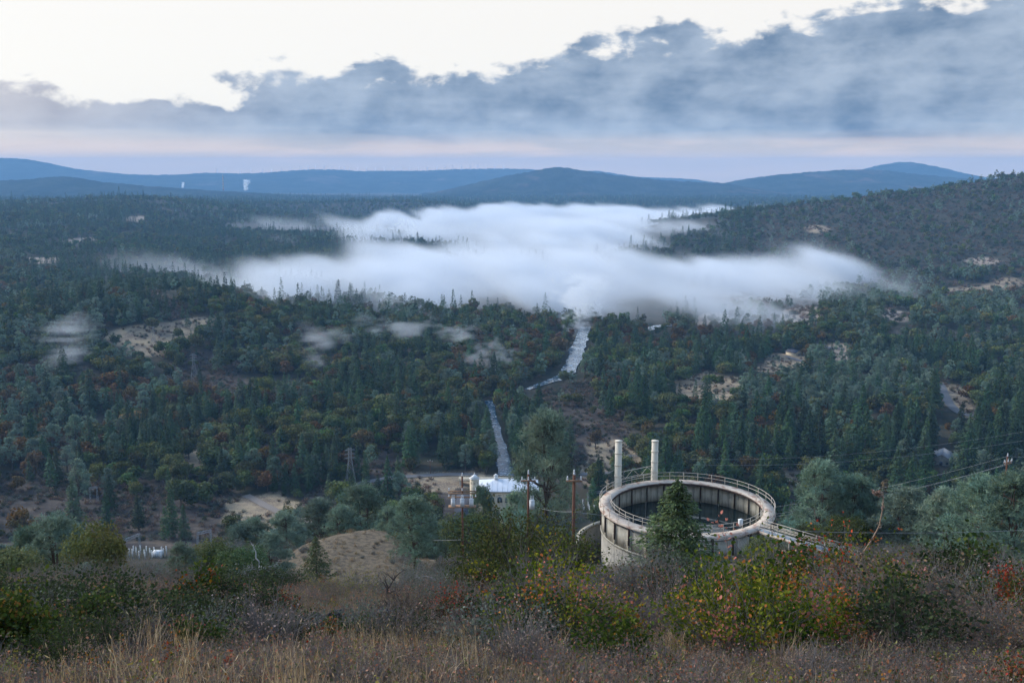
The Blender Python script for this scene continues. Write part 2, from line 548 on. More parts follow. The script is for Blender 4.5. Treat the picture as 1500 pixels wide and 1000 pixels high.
ridge('mountain', 'long blue far ridge carrying the wind turbines', 10200,
      [(-500, 262), (-300, 240), (-120, 231), (0, 231), (55, 233), (110, 247), (200, 256), (285, 256), (304, 250), (325, 254), (380, 254), (430, 250), (475, 247),
       (520, 251), (620, 250), (700, 247), (770, 247), (830, 252), (880, 249), (905, 254), (935, 262), (960, 259), (990, 262), (1015, 261), (1040, 266), (1120, 282)], 1900, 101, base=-255)
ridge('hill', 'dark round-topped wooded hill in the middle distance', 6300,
      [(600, 296), (640, 281), (690, 270), (740, 258), (790, 249), (820, 244), (850, 249), (900, 256), (960, 263), (1020, 267), (1062, 268), (1120, 278), (1220, 296)], 1050, 111, base=-172)
ridge('mountain', 'blue mountain with rounded summit beyond the wooded spur', 9800,
      [(1160, 290), (1220, 262), (1262, 247), (1300, 239), (1322, 236), (1355, 241), (1400, 251), (1440, 260), (1520, 262), (1640, 280), (1800, 296)], 1500, 121, base=-245)
ridge('hill', 'broad blue wooded hill below the rounded summit', 7300,
      [(980, 292), (1040, 274), (1080, 264), (1120, 258), (1180, 252), (1240, 248), (1290, 249), (1340, 255), (1420, 262), (1540, 268), (1700, 294)], 1150, 131, base=-180)
ridge('hill', 'low dark wooded hill with a brown bald crest', 5600,
      [(-700, 296), (-400, 276), (-150, 266), (0, 264), (50, 262), (80, 257), (100, 259), (130, 266), (200, 272), (280, 278), (380, 284), (470, 290), (560, 297)], 700, 141, base=-165)
# ================================================================== fog (voxel density worked out here, held in the object)
def fog_volume(name, label, lo, hi, dens, col=(0.90, 0.945, 1.0), step=3.0, aniso=0.0, scale=1.0):
    """dens: array (nz, ny, nx) of density per metre, filling the box lo..hi"""
    nz, ny, nx = dens.shape
    me = bpy.data.meshes.new(name)
    pm = bpy.data.meshes.new(name + '_density')
    v = dens.astype(np.float32).ravel()
    pm.vertices.add(len(v))
    a = pm.attributes.new('fog_density', 'FLOAT', 'POINT'); a.data.foreach_set('value', v)
    src = bpy.data.objects.new(name + '_density', pm)              # holds numbers only, never linked to the scene
    ob = obj(name, me)
    ng = bpy.data.node_groups.new(name, 'GeometryNodeTree')
    ng.interface.new_socket('Geometry', in_out='INPUT', socket_type='NodeSocketGeometry')
    ng.interface.new_socket('Geometry', in_out='OUTPUT', socket_type='NodeSocketGeometry')
    t = N(ng)
    go = t.n('NodeGroupOutput')
    oi = t.n('GeometryNodeObjectInfo'); oi.inputs['Object'].default_value = src
    na = t.n('GeometryNodeInputNamedAttribute', data_type='FLOAT'); na.inputs['Name'].default_value = 'fog_density'
    si = t.n('GeometryNodeSampleIndex', data_type='FLOAT', domain='POINT')
    t.link(oi.outputs['Geometry'], si.inputs['Geometry']); t.link(na.outputs[0], si.inputs['Value'])
    p = t.n('ShaderNodeSeparateXYZ'); t.link(t.n('GeometryNodeInputPosition').outputs[0], p.inputs[0])
    ii = []
    for k, n_ in enumerate((nx, ny, nz)):
        f = (n_ - 1) / (hi[k] - lo[k])
        r = t.m('ROUND', t.m('MULTIPLY', t.m('SUBTRACT', p.outputs[k], float(lo[k])), float(f)))
        ii.append(t.m('MINIMUM', t.m('MAXIMUM', r, 0.0), float(n_ - 1)))
    ix = t.m('ADD', t.m('ADD', ii[0], t.m('MULTIPLY', ii[1], float(nx))), t.m('MULTIPLY', ii[2], float(nx * ny)))
    t.link(ix, si.inputs['Index'])
    vc = t.n('GeometryNodeVolumeCube')
    t.link(si.outputs[0], vc.inputs['Density'])
    vc.inputs['Min'].default_value = lo; vc.inputs['Max'].default_value = hi
    vc.inputs['Resolution X'].default_value = nx; vc.inputs['Resolution Y'].default_value = ny; vc.inputs['Resolution Z'].default_value = nz
    sm = t.n('GeometryNodeSetMaterial')
    m = bpy.data.materials.new(name); m.use_nodes = True
    m.node_tree.nodes.clear()
    q = N(m.node_tree)
    pv = q.n('ShaderNodeVolumePrincipled')
    pv.inputs['Color'].default_value = C(*col)
    pv.inputs['Density'].default_value = scale
    pv.inputs['Density Attribute'].default_value = 'density'
    pv.inputs['Anisotropy'].default_value = aniso
    q.link(pv.outputs[0], q.n('ShaderNodeOutputMaterial').inputs['Volume'])
    m.cycles.volume_step_rate = step
    sm.inputs['Material'].default_value = m
    me.materials.append(m)
    t.link(vc.outputs[0], sm.inputs['Geometry']); t.link(sm.outputs[0], go.inputs[0])
    md = ob.modifiers.new('fog', 'NODES'); md.node_group = ng
    return tag(ob, label, kind='stuff')


def fog_grid(lo, hi, n):
    xs = np.linspace(lo[0], hi[0], n[0]); ys = np.linspace(lo[1], hi[1], n[1]); zs = np.linspace(lo[2], hi[2], n[2])
    X, Y = np.meshgrid(xs, ys)
    return X, Y, zs


def stack_noise(X, Y, zs, s, oc, seed, zr=0.5):
    """noise that changes with height: blends two maps and slides them"""
    out = []
    for z in zs:
        out.append(fbm(X + z * 1.7 * zr, Y - z * 1.1 * zr, s, oc, seed))
    return np.stack(out)


def ell(X, Y, c, r, ang=0.0):
    ca, sa = math.cos(ang), math.sin(ang)
    dx, dy = X - c[0], Y - c[1]
    return np.hypot((dx * ca + dy * sa) / r[0], (-dx * sa + dy * ca) / r[1])


# main bank: lies on the valley floor and over the low ground behind the knoll
lo = (-780, 800, 0); hi = (920, 3700, 96)
X, Y, zs = fog_grid(lo, hi, (190, 300, 33))
G = terrain(X, Y)
warp = (fbm(X, Y, 260, 4, 201) - 0.5) * 0.80 + (fbm(X, Y, 75, 4, 207) - 0.5) * 0.55
e = np.stack([
    ell(X, Y, (25, 1160), (420, 280), 0.0),             # body of the bank
    ell(X, Y, (90, 1040), (90, 130), 0.1),               # dome over the river
    ell(X, Y, (330, 1275), (215, 80), 0.10),            # tongue up the right hill
    ell(X, Y, (60, 2300), (520, 900), 0.0),              # sheet running back to the plateau
    ell(X, Y, (520, 2600), (330, 420), 0.0),             # behind the spur
    ell(X, Y, (-230, 1300), (300, 95), -0.12),           # left arm
    ell(X, Y, (-470, 2250), (250, 110), 0.2),
]).min(0) + warp
C2 = smooth(e, 1.38, 0.42)
# the wooded rise that stands out of the bank, and the gap with the village
C2 = C2 * (1 - 0.55 * smooth(ell(X, Y, (-210, 1830), (150, 95), 0.12) + warp, 1.15, 0.6))
C2 = C2 * (1 - 0.92 * smooth(ell(X, Y, (-360, 2750), (130, 190), 0.0) + warp, 1.1, 0.7))
thin = 0.16 + 0.84 * smooth(X + 0.05 * (Y - 1300), -470, -150)             # thins out towards the left bank
topz = 22 + 20 * smooth(e, 0.95, 0.3) + 16 * (fbm(X, Y, 170, 4, 211) - 0.5) + 16 * smooth(ell(X, Y, (90, 1050), (75, 80)), 1.0, 0.2)
topz = topz - 6 * smooth(Y, 1700, 2300) + (fbm(X, Y, 45, 4, 213) - 0.5) * 16
nz3 = stack_noise(X + 30 * (fbm(X, Y, 60, 3, 231) - 0.5), Y * 0.55, zs, 80, 6, 221, 1.2)
D = np.zeros((len(zs),) + X.shape, np.float32)
for i, z in enumerate(zs):
    hgt = z - np.minimum(G, 40) * 0.35
    tt = topz + (nz3[i] - 0.5) * 46
    v_ = C2 * 1.45 - 1.15 * (1 - np.clip(0.5 + 1.7 * (nz3[i] - 0.5), 0, 1)) * smooth(C2, 1.0, 0.40) - 0.10       # torn, wispy margin
    D[i] = np.clip(v_, 0, 1) ** 1.7 * smooth(hgt, tt + 14, tt - 20) ** 1.3 * (0.18 + 1.3 * smooth(nz3[i], 0.38, 0.64)) * thin
D[:, 0] = D[:, -1] = 0; D[:, :, 0] = D[:, :, -1] = 0; D[-1] = 0
FOG_DENS = 0.026
FOG_X, FOG_Y, FOG_C = X[0], Y[:, 0], C2
fog_volume('fog_bank', 'thick white morning fog bank lying along the valley', lo, hi, D * FOG_DENS, step=2.0)


def wisp(name, label, c, size, n, seed, dens, fn):
    lo = (c[0] - size[0], c[1] - size[1], c[2] - size[2]); hi = (c[0] + size[0], c[1] + size[1], c[2] + size[2])
    X, Y, zs = fog_grid(lo, hi, n)
    D = np.zeros((len(zs),) + X.shape, np.float32)
    for i, z in enumerate(zs):
        u, v, q = (X - c[0]) / size[0], (Y - c[1]) / size[1], (z - c[2]) / size[2]
        n1 = 0.5 + 1.5 * (fbm(X + z * 0.5 + 9 * fbm(X * 0.7, Y * 0.2 + z, 14, 3, seed + 3), z * 1.6 + Y * 0.25, size[0] * 0.24, 6, seed, 0.66) - 0.5)
        D[i] = fn(u, v, q, n1)
    D[:, 0] = D[:, -1] = 0; D[:, :, 0] = D[:, :, -1] = 0; D[0] = 0; D[-1] = 0
    return fog_volume(name, label, lo, hi, D * dens, step=2.0)


# steam rising where the river comes out of the fog
p = at(848, 490, 880)
wisp('fog_wisp', 'column of mist rising off the river into the fog bank', (p.x + 3, 900, 22), (30, 60, 30), (60, 40, 60), 301, 0.03,
     lambda u, v, q, n: smooth(np.hypot((u - 0.25 * q - 0.5 * (n - 0.5)) / (0.42 + 0.4 * np.clip(q + 0.6, 0, 2)), v) + (n - 0.5) * 1.5, 0.95, 0.2) * smooth(q, -1, -0.75) * (0.45 + 0.55 * smooth(q, -0.6, 0.5)))
# torn wisps over the left woods
g_ = ground(106, 545); YW = g_.y - 6; p = at(106, 505, YW)
wisp('fog_wisp', 'torn patch of thin mist over the dark wood beside the dry meadow', (p.x, YW, p.z), (0.036 * YW, 30, 0.032 * YW), (72, 24, 68), 311, 0.016,
     lambda u, v, q, n: smooth(np.minimum(np.hypot((u + 0.05 - 0.35 * (q - 0.5)) / 0.75, (q - 0.55) / 0.42), np.hypot((u + 0.15) / 0.42, (q + 0.35) / 0.55)) + (n - 0.5) * 2.4, 0.9, 0.1) * smooth(np.abs(v), 1, 0.2))
g_ = ground(500, 545); YW = g_.y - 6; p = at(568, 505, YW)
wisp('fog_wisp', 'long thin veil of mist drifting across the wooded slope', (p.x, YW, p.z), (0.105 * YW, 30, 0.034 * YW), (150, 24, 68), 321, 0.014,
     lambda u, v, q, n: smooth(np.minimum(np.hypot((u + 0.52) / 0.34, (q - 0.1 - 0.55 * (u + 0.5)) / 0.62), np.hypot((u - 0.1) / 0.85, (q - 0.55 + 0.25 * u) / 0.32)) + (n - 0.5) * 2.3, 0.9, 0.05) * smooth(np.abs(v), 1, 0.2))
g_ = ground(715, 550); YW = g_.y - 6; p = at(715, 525, YW)
wisp('fog_wisp', 'faint smoke-like mist above the bend of the river', (p.x, YW, p.z), (0.034 * YW, 26, 0.026 * YW), (60, 20, 48), 331, 0.011,
     lambda u, v, q, n: smooth(np.hypot(u / 0.8, (q - 0.3 * u) / 0.8) + (n - 0.5) * 2.0, 0.9, 0.1) * smooth(np.abs(v), 1, 0.2))
# mill steam far off
for k, (px_, s_) in enumerate(((361, 1.0), (268, 0.55))):
    p = at(px_, 271, 5900)
    wisp('steam_plume', ['white steam plume of the far mill', 'small white steam puff beside the far mill stack'][k], (p.x, 5900, p.z), (30 * s_, 30 * s_, 34 * s_), (24, 16, 28), 341 + k, 0.12,
         lambda u, v, q, n: smooth(np.hypot((u - 0.15 * q) / (0.5 + 0.2 * q), v) + (n - 0.5) * 1.6, 0.9, 0.3) * smooth(np.abs(q), 1, 0.6))

# ------------------------------------------------------------------ haze: one closed box of even, pale air round everything
hz = bpy.data.materials.new('haze'); hz.use_nodes = True
hz.node_tree.nodes.clear()
q = N(hz.node_tree)
pv = q.n('ShaderNodeVolumePrincipled')
pv.inputs['Color'].default_value = C(0.29, 0.59, 1.0)
pv.inputs['Density'].default_value = 0.000086
pv.inputs['Anisotropy'].default_value = 0.0
q.link(pv.outputs[0], q.n('ShaderNodeOutputMaterial').inputs['Volume'])
hx0, hx1, hy0, hy1, hz0, hz1 = -9800, 9800, -70, 12800, float(GZ.min()) - 1.5, 262
hv = np.array([[x, y, z] for z in (hz0, hz1) for y in (hy0, hy1) for x in (hx0, hx1)])
hf = np.array([[0, 2, 3, 1], [4, 5, 7, 6], [0, 1, 5, 4], [2, 6, 7, 3], [0, 4, 6, 2], [1, 3, 7, 5]])
tag(obj('haze', mesh_np('haze', hv, hf, [hz])), 'thin blue morning haze filling the valley air', kind='stuff')
# ================================================================== plants: shapes
def unit(v): return v / np.maximum(np.linalg.norm(v, axis=-1, keepdims=True), 1e-9)


def rdir(n, g): return unit(g.normal(size=(n, 3)))


def cards(c, u, v):
    """one diamond leaf per row: centre c, half axes u and v"""
    n = len(c)
    V = np.stack([c - u, c + v, c + u, c - v], 1).reshape(-1, 3)
    return V, np.arange(n * 4).reshape(n, 4)


def needles(c, d, length, width, k, g, spread=0.9):
    """k thin needles per tuft, fanning out of c about the direction d"""
    n = len(c)
    cc = np.repeat(c, k, 0)
    dd = unit(np.repeat(d, k, 0) + spread * rdir(n * k, g))
    side = unit(np.cross(dd, rdir(n * k, g)))
    L = length * g.uniform(0.65, 1.25, (n * k, 1))
    V = np.stack([cc - side * width, cc + side * width, cc + dd * L], 1).reshape(-1, 3)
    return V, np.arange(n * k * 3).reshape(-1, 3)


def tube(P, Rr, k=6):
    """tapered tube along the points P"""
    P = np.asarray(P, float); m = len(P)
    d = np.gradient(P, axis=0); d = unit(d)
    ref = np.where(np.abs(d[:, 2:3]) > 0.9, np.array([[1.0, 0, 0]]), np.array([[0, 0, 1.0]]))
    a = unit(np.cross(d, ref)); b = np.cross(d, a)
    th = np.arange(k) / k * 2 * np.pi
    ring = a[:, None] * np.cos(th)[None, :, None] + b[:, None] * np.sin(th)[None, :, None]
    V = (P[:, None] + ring * np.asarray(Rr, float)[:, None, None]).reshape(-1, 3)
    i = np.arange(m * k).reshape(m, k)
    j = np.roll(i, -1, 1)
    F = np.stack([i[:-1], j[:-1], j[1:], i[1:]], -1).reshape(-1, 4)
    return V, F


class Geo:
    """collects pieces; faces of 3 and of 4 corners kept apart"""
    def __init__(s): s.V = []; s.T = []; s.Q = []; s.n = 0; s.c = []; s.tm = []; s.qm = []

    def add(s, VF, tint=None, mi=0):
        V, F = VF
        if F.shape[1] == 3: s.T.append(F + s.n); s.tm.append(np.full(len(F), mi))
        else: s.Q.append(F + s.n); s.qm.append(np.full(len(F), mi))
        s.V.append(V)
        if tint is None: tint = np.ones((len(V), 3))
        elif np.ndim(tint) == 1: tint = np.tile(tint, (len(V), 1))
        elif len(tint) != len(V): tint = np.repeat(tint, len(V) // len(tint), 0)
        s.c.append(tint); s.n += len(V)
        return s

    def mesh(s, name, mats, smooth_=False):
        F = ([np.concatenate(s.T)] if s.T else []) + ([np.concatenate(s.Q)] if s.Q else [])
        fm = np.concatenate(([np.concatenate(s.tm)] if s.tm else []) + ([np.concatenate(s.qm)] if s.qm else []))
        return mesh_np(name, np.concatenate(s.V), F, mats, np.concatenate(s.c), smooth_, fm)


def tints(n, g, lo=0.7, hi=1.3, warm=0.12):
    v = g.uniform(lo, hi, (n, 1)); h = g.normal(0, warm, (n, 1))
    return np.clip(np.concatenate([v * (1 + h), v, v * (1 - h * 0.5)], 1), 0.05, 3)


def limb(p0, p1, sag, n, g, wob=0.06):
    t = np.linspace(0, 1, n)[:, None]
    P = p0 + (p1 - p0) * t
    L = np.linalg.norm(p1 - p0)
    P[:, 2:3] += sag * L * (t * (1 - t)) * 4
    P[1:-1] += g.normal(0, wob * L / n, (n - 2, 3))
    return P


def g_oak(H, Rc, lobes, per, size, g, trunk=True, low=0.22, flat=0.8):
    """spreading crown of rounded leaf masses on forked limbs"""
    cr, tr = Geo(), Geo()
    cz = H * (low + (1 - low) * 0.5); hz_ = H * (1 - low) * 0.5
    cen = []
    for i in range(lobes):
        d = rdir(1, g)[0]; d[2] = d[2] * 0.9 + 0.12
        f = g.uniform(0.45, 0.78)
        cen.append([d[0] * Rc * f, d[1] * Rc * f, cz + d[2] * hz_ * f * 1.1])
    cen = np.array(cen)
    for i in range(lobes):
        r = g.uniform(0.30, 0.50) * Rc
        n = int(per * g.uniform(0.7, 1.3))
        d = rdir(n, g); d[:, 2] = d[:, 2] * 0.8 + 0.15; d = unit(d)
        bump_ = 1 + 0.22 * np.sin(d[:, :1] * 5 + i) * np.sin(d[:, 1:2] * 6 + 2 * i) + g.normal(0, 0.09, (n, 1))
        c = cen[i] + d * r * bump_ * np.array([1, 1, flat])
        nrm = unit(d + 0.75 * rdir(n, g))
        u = unit(np.cross(nrm, rdir(n, g))); v = np.cross(nrm, u)
        s_ = size * g.uniform(0.6, 1.3, (n, 1))
        lt = tints(1, g, 0.82, 1.18, 0.10)
        cr.add(cards(c, u * s_, v * s_ * 0.62), np.repeat(lt * tints(n, g, 0.72, 1.28, 0.06), 4, 0))
    if trunk:
        fork = np.array([0, 0, H * low * 0.9])
        tr.add(tube(np.array([[0, 0, -0.7], [0.05, 0, H * low * 0.4], fork]), [H * 0.032, H * 0.025, H * 0.021], 7))
        for i in range(min(lobes, 7)):
            P = limb(fork, cen[i], 0.06, 5, g)
            tr.add(tube(P, np.linspace(H * 0.014, H * 0.003, 5), 5))
    return cr, tr


def g_conifer(H, Rc, whorls, per, cardn, size, g, bare=0.12, droop=0.28, ragged=0.25):
    """spire: whorls of drooping boughs carrying flat sprays"""
    cr, tr = Geo(), Geo()
    tr.add(tube(np.array([[0, 0, -0.8], [0, 0, H * 0.5], [0, 0, H * 0.985]]), [H * 0.017, H * 0.010, H * 0.001], 6))
    for i in range(whorls):
        t = bare + (1 - bare) * (i / (whorls - 1)) ** 0.93
        rr = Rc * (1 - (t - bare) / (1 - bare)) ** 0.78 * (0.55 + 0.45 * min(1, (t - bare + 0.06) / 0.16)) + 0.012 * H
        a0 = g.uniform(0, 6.28)
        for j in range(per):
            a = a0 + j / per * 6.283 + g.normal(0, 0.25)
            L = rr * g.uniform(1 - ragged * 1.6, 1 + ragged)
            n = max(2, int(cardn * (0.35 + L / Rc)))
            f = np.sqrt(g.uniform(0.04, 1, (n, 1)))
            out_ = np.array([math.cos(a), math.sin(a), 0]); sd_ = np.array([-math.sin(a), math.cos(a), 0])
            up = 0.12 if t > 0.75 else 0.0
            z = t * H - droop * L * f ** 1.4 + up * L * f + g.normal(0, 0.012 * H, (n, 1))
            c = out_ * L * f + sd_ * g.normal(0, 0.20, (n, 1)) * L * (0.25 + 0.75 * f) + np.array([0, 0, 1]) * z
            u = unit(out_ + sd_ * g.normal(0, 0.7, (n, 1)) + np.array([0, 0, -0.3]) + 0.25 * rdir(n, g))
            nrm = unit(np.array([0, 0, 1.0]) + 0.7 * rdir(n, g))
            v = unit(np.cross(nrm, u))
            s_ = size * g.uniform(0.6, 1.35, (n, 1)) * (0.6 + 0.4 * L / Rc)
            cr.add(cards(c, u * s_, v * s_ * 0.45), np.repeat(tints(1, g, 0.85, 1.15, 0.05) * tints(n, g, 0.72, 1.25, 0.06), 4, 0))
    return cr, tr


def g_gray_pine(H, Rc, clumps, tufts, k, length, width, g, low=0.22, top_w=0.75, fork=True):
    """foothill pine: forked trunk, open rounded crown of long-needled puffs"""
    cr, tr = Geo(), Geo()
    f0 = np.array([0, 0, H * 0.30])
    tr.add(tube(np.array([[0, 0, -0.8], [0.02 * H, 0, H * 0.15], f0]), [H * 0.022, H * 0.018, H * 0.015], 7))
    leads = []
    for i in range(3 if fork else 1):
        a = g.uniform(0, 6.28); s_ = Rc * (0.28 if fork else 0.03)
        tip = np.array([math.cos(a) * s_, math.sin(a) * s_, H * g.uniform(0.86, 0.97)])
        P = limb(f0, tip, 0.0, 6, g, 0.10); leads.append(P)
        tr.add(tube(P, np.linspace(H * 0.012, H * 0.002, 6), 5))
    for i in range(clumps):
        t = low + (1 - low) * g.uniform(0, 1) ** 0.85
        tt = (t - low) / (1 - low)
        env = Rc * (math.sin(math.pi * min(0.97, 0.16 + 0.80 * tt)) ** 0.7) * (1 - (1 - top_w) * tt)
        a = g.uniform(0, 6.283); r = env * math.sqrt(g.uniform(0.12, 1.0))
        c0 = np.array([math.cos(a) * r, math.sin(a) * r, t * H])
        ld = leads[i % len(leads)]
        q = ld[min(5, max(0, int((t - 0.42) / 0.55 * 6)))]
        tr.add(tube(limb(q, c0, -0.05, 4, g), np.linspace(H * 0.0045, H * 0.0012, 4), 4))
        pr = H * g.uniform(0.050, 0.085)
        n = int(tufts * g.uniform(0.7, 1.3))
        d = rdir(n, g); d[:, 2] = d[:, 2] * 0.8 + 0.25; d = unit(d)
        c = c0 + d * pr * g.uniform(0.25, 1.0, (n, 1))
        lt = tints(1, g, 0.82, 1.2, 0.06)
        cr.add(needles(c, unit(d + np.array([0, 0, 0.45])), length, width, k, g), np.repeat(lt * tints(n, g, 0.75, 1.25, 0.05), 3 * k, 0))
    return cr, tr


# ------------------------------------------------------------------ plant materials
M_BARK = mat('bark', (0.085, 0.062, 0.048), 0.95, 0.5, 3.0, bump=0.4)
M_GBARK = mat('grey_bark', (0.13, 0.115, 0.10), 0.95, 0.4, 4.0, bump=0.3)
M_OAK = leaf_mat('oak_leaves', (0.098, 0.118, 0.040), 0.45, 0.05)
M_AUT = leaf_mat('autumn_leaves', (0.125, 0.082, 0.034), 0.35, 0.018)
M_OLIVE = leaf_mat('willow_leaves', (0.098, 0.112, 0.046), 0.30, 0.035)
M_CON = leaf_mat('conifer_needles', (0.050, 0.090, 0.042), 0.45, 0.03, 0.15)
M_GP = leaf_mat('gray_pine_needles', (0.172, 0.235, 0.170), 0.30, 0.02, 0.2)
M_JUN = leaf_mat('juniper_needles', (0.085, 0.140, 0.048), 0.2, 0.02, 0.15)
M_CYP = leaf_mat('cedar_needles', (0.070, 0.105, 0.036), 0.2, 0.02, 0.15)

KINDS = {'oak': ('oak_tree', 'oak', M_OAK, M_GBARK), 'aut': ('autumn_oak', 'autumn oak', M_AUT, M_GBARK), 'wil': ('willow_tree', 'willow', M_OLIVE, M_GBARK),
         'con': ('conifer_tree', 'conifer', M_CON, M_BARK), 'gp': ('gray_pine', 'gray pine', M_GP, M_BARK)}
NEARV, MIDV, FARV = {}, {}, {}


def two(kind, gen, tag_):
    cr, tr = gen
    nm, _, ml, mb = KINDS[kind]
    return cr.mesh(f'{nm}_crown_{tag_}', [ml]), tr.mesh(f'{nm}_trunk_{tag_}', [mb], True)


def one(kind, gen, tag_):
    cr, tr = gen
    nm, _, ml, mb = KINDS[kind]
    G_ = Geo()
    for V, Q, c_ in zip(cr.V, cr.Q or cr.T, cr.c):
        G_.add((V, Q - Q.min()), c_, 0)
    return G_.mesh(f'{nm}_{tag_}', [ml])


gg = np.random.default_rng(77)
for i in range(3):
    NEARV.setdefault('gp', []).append((13.0, two('gp', g_gray_pine(13, 3.9, 78, 44, 6, 0.50, 0.034, gg), f'near{i}')))
    MIDV.setdefault('gp', []).append((13.0, two('gp', g_gray_pine(13, 3.7, 36, 28, 3, 0.72, 0.11, gg), f'mid{i}')))
for i in range(2):
    NEARV.setdefault('oak', []).append((9.0, two('oak', g_oak(9, 4.0, 30, 560, 0.135, gg, low=0.12), f'near{i}')))
for i in range(3):
    MIDV.setdefault('oak', []).append((9.0, two('oak', g_oak(9, 4.3, 13, 130, 0.42, gg), f'mid{i}')))
    MIDV.setdefault('aut', []).append((9.0, two('aut', g_oak(9, 4.0, 12, 110, 0.42, gg), f'mid{i}')))
    MIDV.setdefault('wil', []).append((8.0, two('wil', g_oak(8, 3.9, 14, 110, 0.38, gg, low=0.1), f'mid{i}')))
    MIDV.setdefault('con', []).append((20.0, two('con', g_conifer(20, 3.7, 24, 6, 12, 0.62, gg), f'mid{i}')))
NEARV['aut'] = MIDV['aut']; NEARV['wil'] = MIDV['wil']; NEARV['con'] = MIDV['con']
for i in range(2):
    FARV.setdefault('oak', []).append((9.0, one('oak', g_oak(9, 4.4, 8, 26, 0.85, gg, False), f'far{i}')))
    FARV.setdefault('aut', []).append((9.0, one('aut', g_oak(9, 4.2, 8, 24, 0.85, gg, False), f'far{i}')))
    FARV.setdefault('wil', []).append((8.0, one('wil', g_oak(8, 4.0, 8, 24, 0.80, gg, False), f'far{i}')))
    FARV.setdefault('con', []).append((20.0, one('con', g_conifer(20, 3.6, 13, 5, 3, 1.25, gg), f'far{i}')))
    FARV.setdefault('gp', []).append((13.0, one('gp', g_gray_pine(13, 3.8, 18, 9, 2, 1.1, 0.30, gg), f'far{i}')))

# ================================================================== where trees stand
RIVER = [(742, 698), (736, 670), (728, 640), (720, 608), (716, 588)]
RIVER2 = [(772, 572), (800, 562), (826, 552), (838, 535), (845, 515), (852, 498), (858, 480)]


def path_world(pts, lift=0.0):
    P = [ground(*p) for p in pts]
    return np.array([[p.x, p.y, p.z + lift] for p in P])


RIV_W = path_world(RIVER); RIV2_W = path_world(RIVER2)
ROADS = {
    'valley': ([(360, 726), (378, 735), (398, 746), (430, 758), (470, 768)], 4.0),
    'rail': ([(486, 724), (512, 714), (540, 706), (575, 701), (612, 698), (660, 696), (700, 697)], 4.5),
    'bend': ([(1376, 562), (1382, 574), (1388, 588), (1398, 600), (1412, 608), (1430, 610)], 5.5),
    'lot': ([(1192, 505), (1212, 510), (1236, 512)], 7.0),
    'camp': ([(1152, 522), (1166, 527), (1184, 532)], 4.5),
    'back': ([(848, 694), (870, 695), (892, 694), (915, 692)], 5.0),
}
ROAD_W = {k: (path_world(v[0]), v[1]) for k, v in ROADS.items()}


def dist_path(x, y, P):
    d = np.full(np.shape(x), 1e9)
    for a, b_ in zip(P[:-1], P[1:]):
        ab = b_[:2] - a[:2]; L2 = max(ab @ ab, 1e-6)
        t = np.clip(((x - a[0]) * ab[0] + (y - a[1]) * ab[1]) / L2, 0, 1)
        d = np.minimum(d, np.hypot(x - a[0] - t * ab[0], y - a[1] - t * ab[1]))
    return d


def forest_points(y0, y1, cell, seed):
    g = np.random.default_rng(seed)
    xm = y1 * 0.60
    xs = np.arange(-xm, xm, cell); ys = np.arange(y0, y1, cell)
    X, Y = np.meshgrid(xs, ys)
    X = (X + g.uniform(-0.5, 0.5, X.shape) * cell).ravel(); Y = (Y + g.uniform(-0.5, 0.5, Y.shape) * cell).ravel()
    k = (np.abs(X) < Y * 0.60 + 15) & (Y >= y0) & (Y < y1)
    return X[k], Y[k], g


